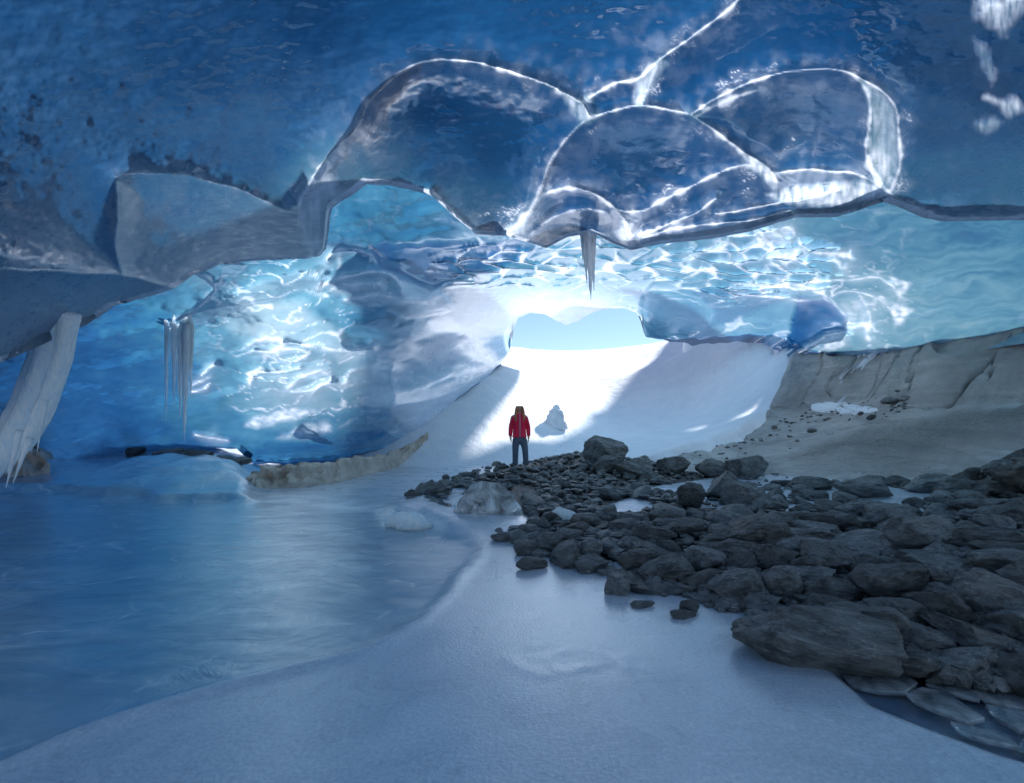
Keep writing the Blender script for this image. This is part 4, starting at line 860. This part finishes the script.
sl = [(552,510,5.85,[(540,526),(548,514),(558,507),(571,510),(583,516),(585,524),(575,530),(556,530)], 'frosted white ice chunk lying on the stones right of the clear block'),]
for cx, cy, d, out, lb in sl:
    o = hull([W(a, b, d) for a, b in out] + [W(a * .8 + cx * .2, b * .75 + cy * .25 + 2, d + .3) for a, b in out], 'ice_chunk', M_icicle, None, .01, 2, .012, 4); tag(o, lb, 'ice chunk')
M_snow2 = M_snow
# block of snow left standing on the slope
d = 19.2
pts = [W(543,430,d-.3),(W(568,430,d-.3)),W(552,408,d),W(547,414,d),W(557,392+10,d+.2),W(562,410,d),W(550,423,d+.7),W(564,424,d+.6),W(556,404,d+.4)]
o = hull(pts, 'snow_block', M_snow2, None, .05, 3, .06, 2); tag(o, 'upright wedge of snow standing on the slope behind the person', 'snow block')
# broken plates in the pool at the lower right
def px_floor(p, q, z): dd = (CH - z) * F / (q - Y0); return ((p - 512) / F * dd, dd)
PL = [([(842,672),(868,668),(900,672),(918,684),(905,692),(880,690),(852,683)], 'dark thin ice plate in the frozen pool beside the largest boulder', 4),
 ([(906,694),(921,686),(948,690),(962,700),(985,716),(968,722),(940,712),(915,703)], 'long pale ice plate in the middle of the frozen pool', -5),
 ([(925,682),(945,676),(975,690),(980,699),(960,694)], 'small ice plate near the knobbly wet boulder', 3),
 ([(972,688),(1000,684),(1040,694),(1045,712),(1010,706),(984,700)], 'wide ice plate at the frame edge by the knobbly wet boulder', -3),
 ([(985,703),(1012,710),(1050,718),(1050,736),(1020,728),(998,716)], 'tilted ice plate at the frame edge in the frozen pool', 6),
 ([(950,722),(975,726),(1010,732),(1020,744),(985,740),(960,732)], 'narrow dark ice plate along the rim of the frozen pool', -6),
 ([(1022,738),(1050,744),(1070,762),(1040,758),(1018,746)], 'broken ice corner at the lower right of the frozen pool', 8)]
for out, lb, tl in PL:
    top = [(*px_floor(p, q, -.018), 0) for p, q in out]; c = np.mean(top, 0); bm = bmesh.new(); vs_ = []
    for x, y, _ in top: vs_.append(bm.verts.new((x - c[0], y - c[1], .002 * tl * (x - c[0]) * 8)))
    f = bm.faces.new(vs_); e = bmesh.ops.extrude_face_region(bm, geom=[f]); bmesh.ops.translate(bm, verts=[g for g in e['geom'] if isinstance(g, bmesh.types.BMVert)], vec=(0, 0, .022))
    bmesh.ops.recalc_face_normals(bm, faces=bm.faces[:]); bmesh.ops.bevel(bm, geom=bm.edges[:], offset=.003, segments=1, affect='EDGES')
    me = bpy.data.meshes.new('ice_plate'); bm.to_mesh(me); bm.free(); o = link('ice_plate', me, M_plate); o.location = (c[0], c[1], -.040); tag(o, lb, 'ice plate', 'broken ice plates in the frozen pool')
# rock ledge under the left wall
def ledge(name, out, dist, label, seed):
    n, m = 130, 26; t = np.linspace(0, 1, n); P = np.array(spline(out, 10)); L = np.linspace(0, len(P) - 1, n); px = np.interp(L, np.arange(len(P)), P[:, 0]); qt = np.interp(L, np.arange(len(P)), P[:, 1]); qb = np.interp(L, np.arange(len(P)), P[:, 2])
    dd = np.interp(px, *dist); X = np.zeros((n, m, 3))
    for j, a in enumerate(np.linspace(0, 1, m)):
        q = qb + (qt - qb) * min(1, (a * 1.5)) ** .8; dep = dd + .0 + 1.2 * max(0, a - .55) ** 1.0 + .25 * math.sin(a * 3)
        x, y, z = [np.asarray(c) for c in W(px, q, dep)]
        k_ = fbm(px / 13 + seed, np.full(n, a * 3.0), octv=4); X[:, j] = np.stack([x, y - .22 * k_ * (a > .05), z + .10 * k_ * min(1, a * 4) - (.35 if a == 0 else 0)], -1)
    return tag(link(name, grid_mesh(name, X), M_led), label, 'rock ledge')
k = N('tan_ledge_rock'); v = k.coord(); n1 = k.noise(v, 2.2, 6, .65); n2 = k.noise(v, 9, 5, .7)
c = k.ramp(n1, [(.3, (.36, .30, .25)), (.55, (.60, .52, .45)), (.75, (.74, .67, .60))]); c = k.mix(k.mapr(n2, .4, .32, 0, .6), c, (.09, .075, .06)); p_ = k.n('BsdfPrincipled'); k.set(p_.inputs['Base Color'], c); p_.inputs['Roughness'].default_value = .8
k.set(p_.inputs['Normal'], k.bump(n2, .6, .08)); M_led = k.done(p_.outputs[0])
ledge('rock_ledge', [(240,484,492),(252,474,492),(270,467,491),(300,464,488),(330,462,484),(358,458,478),(384,454,471),(400,449,463),(412,443,455),(421,437,446),(428,433,436)], ([240,300,340,384,400,428],[8.9,9.5,10.4,13.0,14.6,16.0]), 'low tan rock ledge between the left ice wall and the snow', 3)
ledge('rock_ledge', [(-60,474,500),(-20,460,496),(8,450,490),(30,446,482),(44,449,468),(50,458,464)], ([-60,50],[8.0,9.0]), 'dark brown rock under the left wall behind the icicle curtain', 9)
# dark wet stones in the slot under the left wall
for i, (px, py, w) in enumerate([(168,453,22),(196,455,26),(135,451,18),(222,459,16),(240,461,18)]):
    x, y, z = W(px, py, 10.8); r = w / F * y * .5
    put_rock(x, y, z, r * 1.3, r, r * .5, (0, 0, i), SHAPES[i], 'dark wet stone deep in the slot under the blue left wall', 'stones under the left wall')
# snow lying on the bedrock
def patch(out, label):
    P = np.array(out, float); c = P.mean(0); V, n = [], len(out) * 6; S = np.array(spline(list(out) + [out[0]], 6))[:-1]; n = len(S)
    rings = [1.0, .93, .6, .3, .02]; hh = [-.06, .03, .05, .06, .06]
    for s, h in zip(rings, hh):
        for p, q in S:
            a, b = c[0] + (p - c[0]) * s, c[1] + (q - c[1]) * s; d = 12.0
            for _ in range(24):
                x = (a - 512) / F * d; z = float(BZ(x, d)); d = min(max(d + ((CH + (Y0 - b) / F * d) - z) * 1.6, 7), 17)
            V.append((x, d, z + h))
    Fc = [(r * n + i, r * n + (i + 1) % n, (r + 1) * n + (i + 1) % n, (r + 1) * n + i) for r in range(len(rings) - 1) for i in range(n)] + [tuple((len(rings) - 1) * n + i for i in range(n))]
    return tag(poly_obj('snow_patch', [(V, Fc)], M_snow), label, 'snow patch')
def BZ(x, y): return bed_z(np.array([x]), np.array([y]))[0]
patch([(833,384),(842,372),(860,362),(866,360),(864,368),(852,378),(838,385)], 'narrow tilted snow patch high on the bedrock near the ice')
patch([(810,405),(826,402),(838,404),(862,406),(880,410),(862,414),(832,413),(812,411)], 'flat white snow patch on the bedrock ledge')
# ================================================================== the person
def cloth(name, c1, c2, rough=.75, sc_=30, spec=.3):
    k = N(name); v = k.coord(); n = k.noise(v, sc_, 5); c = k.mix(n, c1, c2); p = k.n('BsdfPrincipled'); k.set(p.inputs['Base Color'], c); p.inputs['Roughness'].default_value = rough
    p.inputs['Specular IOR Level'].default_value = spec; k.set(p.inputs['Normal'], k.bump(n, .4, .01)); return k.done(p.outputs[0])
M_red = cloth('red_jacket_cloth', (.74, .012, .06), (.88, .025, .10), .55); M_jean = cloth('slate_trouser_cloth', (.08, .11, .17), (.14, .18, .26))
M_skin = cloth('skin', (.50, .29, .21), (.56, .33, .25), .5, 15); M_hair = cloth('auburn_hair', (.36, .12, .07), (.58, .24, .13), .5, 60); M_boot = cloth('grey_boot', (.14, .15, .17), (.25, .26, .28), .6); M_zip = cloth('pale_zip', (.35, .36, .5), (.45, .46, .6), .4); M_eye = cloth('dark_eye', (.02, .015, .012), (.03, .02, .02), .3)
def skin_body(name, verts, edges, root, mat, parent, sub=2):
    me = bpy.data.meshes.new(name); me.from_pydata([v[:3] for v in verts], edges, []); o = link(name, me, mat, parent)
    m = o.modifiers.new('skin', 'SKIN'); m.use_smooth_shade = True
    for i, v in enumerate(verts):
        sv = me.skin_vertices[0].data[i]; sv.radius = v[3:5] if len(v) > 4 else (v[3], v[3]); sv.use_root = (i == root)
    s = o.modifiers.new('sub', 'SUBSURF'); s.levels = sub; s.render_levels = sub
    dg = bpy.context.evaluated_depsgraph_get(); dg.update(); ev = o.evaluated_get(dg); m2 = bpy.data.meshes.new_from_object(ev); o.modifiers.clear(); o.data = m2
    if not m2.materials: m2.materials.append(mat)
    for p in m2.polygons: p.use_smooth = True
    return o
def person():
    d = 13.0; x, _, z = W(519.5, 469.5, d); o = thing('person', (x, d, z), 'person with long auburn hair in a red jacket standing on the stones', 'person'); o.rotation_euler = (0, 0, R(4)); o.scale = (1.0, 1.0, 1.0)
    # body: one continuous figure, 1.68 m
    V = [(0,0,.90,.13,.10),(0,.0,1.08,.12,.09),(0,.01,1.25,.15,.10),(0,.01,1.38,.10,.07),(0,0,1.46,.05,.055),(0,-.005,1.52,.055,.06),(0,-.01,1.58,.078,.088),(0,-.005,1.65,.062,.072)]
    E = [(0,1),(1,2),(2,3),(3,4),(4,5),(5,6),(6,7)]
    for s in (-1, 1):
        b = len(V); V += [(s*.10,0,.82,.085,.09),(s*.105+.035*(s>0),-.01-.04*(s>0),.48,.062,.065),(s*.105+.05*(s>0),.02-.05*(s>0),.30,.058,.062),(s*.105+.06*(s>0),.03-.06*(s>0),.09,.042,.045),(s*.11+.07*(s>0),-.10-.06*(s>0),.035,.04,.03)]
        E += [(0,b),(b,b+1),(b+1,b+2),(b+2,b+3),(b+3,b+4)]
        b = len(V); V += [(s*.185,.01,1.37,.06,.06),(s*.225,.03,1.10,.046,.046),(s*.235,-.01,.88,.032,.034),(s*.235,-.02,.80,.018,.038),(s*.235,-.03,.765,.014,.036)]
        E += [(3,b),(b,b+1),(b+1,b+2),(b+2,b+3),(b+3,b+4)]
        w = b + 3
        for f, (dy, ln) in enumerate([(-.035,.060),(-.012,.070),(.010,.065),(.030,.052)]):
            q = len(V); V += [(s*.235,-.03+dy,.765,.0085),(s*.228,-.036+dy,.765-ln*.55,.008),(s*.214,-.040+dy,.765-ln,.0068)]; E += [(b+4,q),(q,q+1),(q+1,q+2)]
        q = len(V); V += [(s*.225,-.065,.80,.010),(s*.215,-.080,.765,.0095),(s*.210,-.080,.74,.008)]; E += [(b+3,q),(q,q+1),(q+1,q+2)]
    skin_body('body', V, E, 0, M_skin, o)
    # face
    nz = [(v, f) for v, f in [tube([(0,-.088,1.605),(0,-.102,1.585),(0,-.112,1.567),(0,-.095,1.557)], [.008,.011,.014,.009], 8)]]; poly_obj('nose', nz, M_skin, o)
    for s in (-1, 1): poly_obj('eye', [tube([(s*.045,-.088,1.604),(s*.031,-.097,1.606),(s*.017,-.093,1.604)], [.003,.008,.003], 8)], M_eye, o); poly_obj('ear', [tube([(s*.086,0,1.62),(s*.095,.01,1.60),(s*.090,.005,1.565)], [.008,.018,.010], 8)], M_skin, o)
    poly_obj('mouth', [tube([(-.028,-.088,1.533),(0,-.097,1.530),(.028,-.088,1.533)], [.003,.007,.003], 8)], M_red, o)
    # jacket with sleeves, collar and hem
    V = [(0,0,.86,.195,.135),(0,0,1.0,.185,.13),(0,.0,1.18,.185,.135),(0,.01,1.32,.15,.11),(0,.005,1.42,.075,.08),(0,.0,1.475,.078,.08)]; E = [(0,1),(1,2),(2,3),(3,4),(4,5)]
    for s in (-1, 1):
        b = len(V); V += [(s*.165,.01,1.325,.072,.075),(s*(.232 if s > 0 else .222),.04,1.10,.066,.068),(s*.238,.0,.93,.058,.058),(s*.240,-.01,.855,.052,.052)]; E += [(3,b),(b,b+1),(b+1,b+2),(b+2,b+3)]
    j = skin_body('jacket', V, E, 1, M_red, o)
    for zz in (.97, 1.07, 1.17, 1.27):                           # quilting presses the cloth in
        for v in j.data.vertices:
            if abs(v.co.z - zz) < .02 and abs(v.co.x) < .19: v.co.x *= .985; v.co.y *= .96
    poly_obj('zip', [tube([(.0,-.128,.86),(0,-.150,1.0),(0,-.150,1.18),(0,-.128,1.34),(0,-.094,1.43)], [.010]*5, 6)], M_zip, j)
    V = [(0,0,.90,.165,.115),(0,0,.82,.16,.115)]; E = [(0,1)]
    for s in (-1, 1): g = .05 if s > 0 else 0; b = len(V); V += [(s*.105+g*.3,-g*.3,.72,.098,.105),(s*.108+g*.7,-.005-g,.48,.080,.085),(s*.108+g,.015-g,.28,.074,.080),(s*.108+g*1.2,.02-g,.10,.070,.076)]; E += [(1,b),(b,b+1),(b+1,b+2),(b+2,b+3)]
    skin_body('trousers', V, E, 0, M_jean, o)
    for s in (-1, 1): g = .06 if s > 0 else 0; skin_body('boot', [(s*.108+g,.03-g,.14,.062,.066),(s*.108+g,.03-g,.06,.06,.055),(s*.115+g,-.06-g,.045,.056,.045),(s*.12+g*1.4,-.15-g,.035,.045,.034)], [(0,1),(1,2),(2,3)], 0, M_boot, o)
    V = [(0,.015,1.665,.060,.075),(0,.03,1.60,.098,.095),(0,.05,1.53,.105,.08),(0,.07,1.45,.115,.06),(0,.09,1.34,.10,.04)]; E = [(0,1),(1,2),(2,3),(3,4)]
    for s in (-1, 1): b = len(V); V += [(s*.072,-.02,1.60,.035,.05),(s*.098,-.055,1.48,.038,.045),(s*.105,-.095,1.36,.036,.034),(s*.10,-.11,1.24,.020,.018)]; E += [(1,b),(b,b+1),(b+1,b+2),(b+2,b+3)]
    skin_body('hair', V, E, 0, M_hair, o)
person()
# ================================================================== light and camera
SUN = Vector((.50, .67, .57)).normalized()
def lights():
    w = bpy.data.worlds.new('World'); sc.world = w; w.use_nodes = True; t = w.node_tree; bg = t.nodes['Background']
    sky = t.nodes.new('ShaderNodeTexSky'); sky.sky_type = 'NISHITA'; sky.sun_disc = False
    sky.sun_elevation = math.asin(SUN.z); sky.sun_rotation = math.atan2(SUN.x, SUN.y); sky.air_density = 1.0; sky.dust_density = .0; sky.ozone_density = 2.5
    t.links.new(sky.outputs[0], bg.inputs['Color']); bg.inputs['Strength'].default_value = .052
    L = bpy.data.lights.new('sun', 'SUN'); L.energy = 4.0; L.angle = R(3); L.color = (1, .98, .96)
    o = bpy.data.objects.new('sun', L); COL.objects.link(o); o.rotation_euler = (-SUN).to_track_quat('-Z', 'Y').to_euler(); o.location = SUN * 50
    c = bpy.data.cameras.new('camera'); co = bpy.data.objects.new('camera', c); COL.objects.link(co); sc.camera = co
    co.location = (0, 0, CH); co.rotation_euler = (R(90), 0, 0); c.sensor_fit = 'HORIZONTAL'; c.sensor_width = 36; c.lens = F * 36 / 1024
    c.shift_y = (Y0 - 391.5) / 1024; c.clip_start = .05; c.clip_end = 20000
    vs = sc.view_settings; vs.view_transform = 'Standard'; vs.look = 'None'; vs.exposure = EXPOSURE; vs.gamma = 1; vs.use_curve_mapping = False
    cy = sc.cycles; cy.max_bounces = 10; cy.diffuse_bounces = 6; cy.glossy_bounces = 4; cy.transmission_bounces = 8; cy.transparent_max_bounces = 8; cy.sample_clamp_indirect = 6
    cy.caustics_reflective = False; cy.caustics_refractive = False
    cy.use_denoising = True
    try: cy.denoiser = 'OPENIMAGEDENOISE'
    except Exception: pass
EXPOSURE = 1.45
lights()
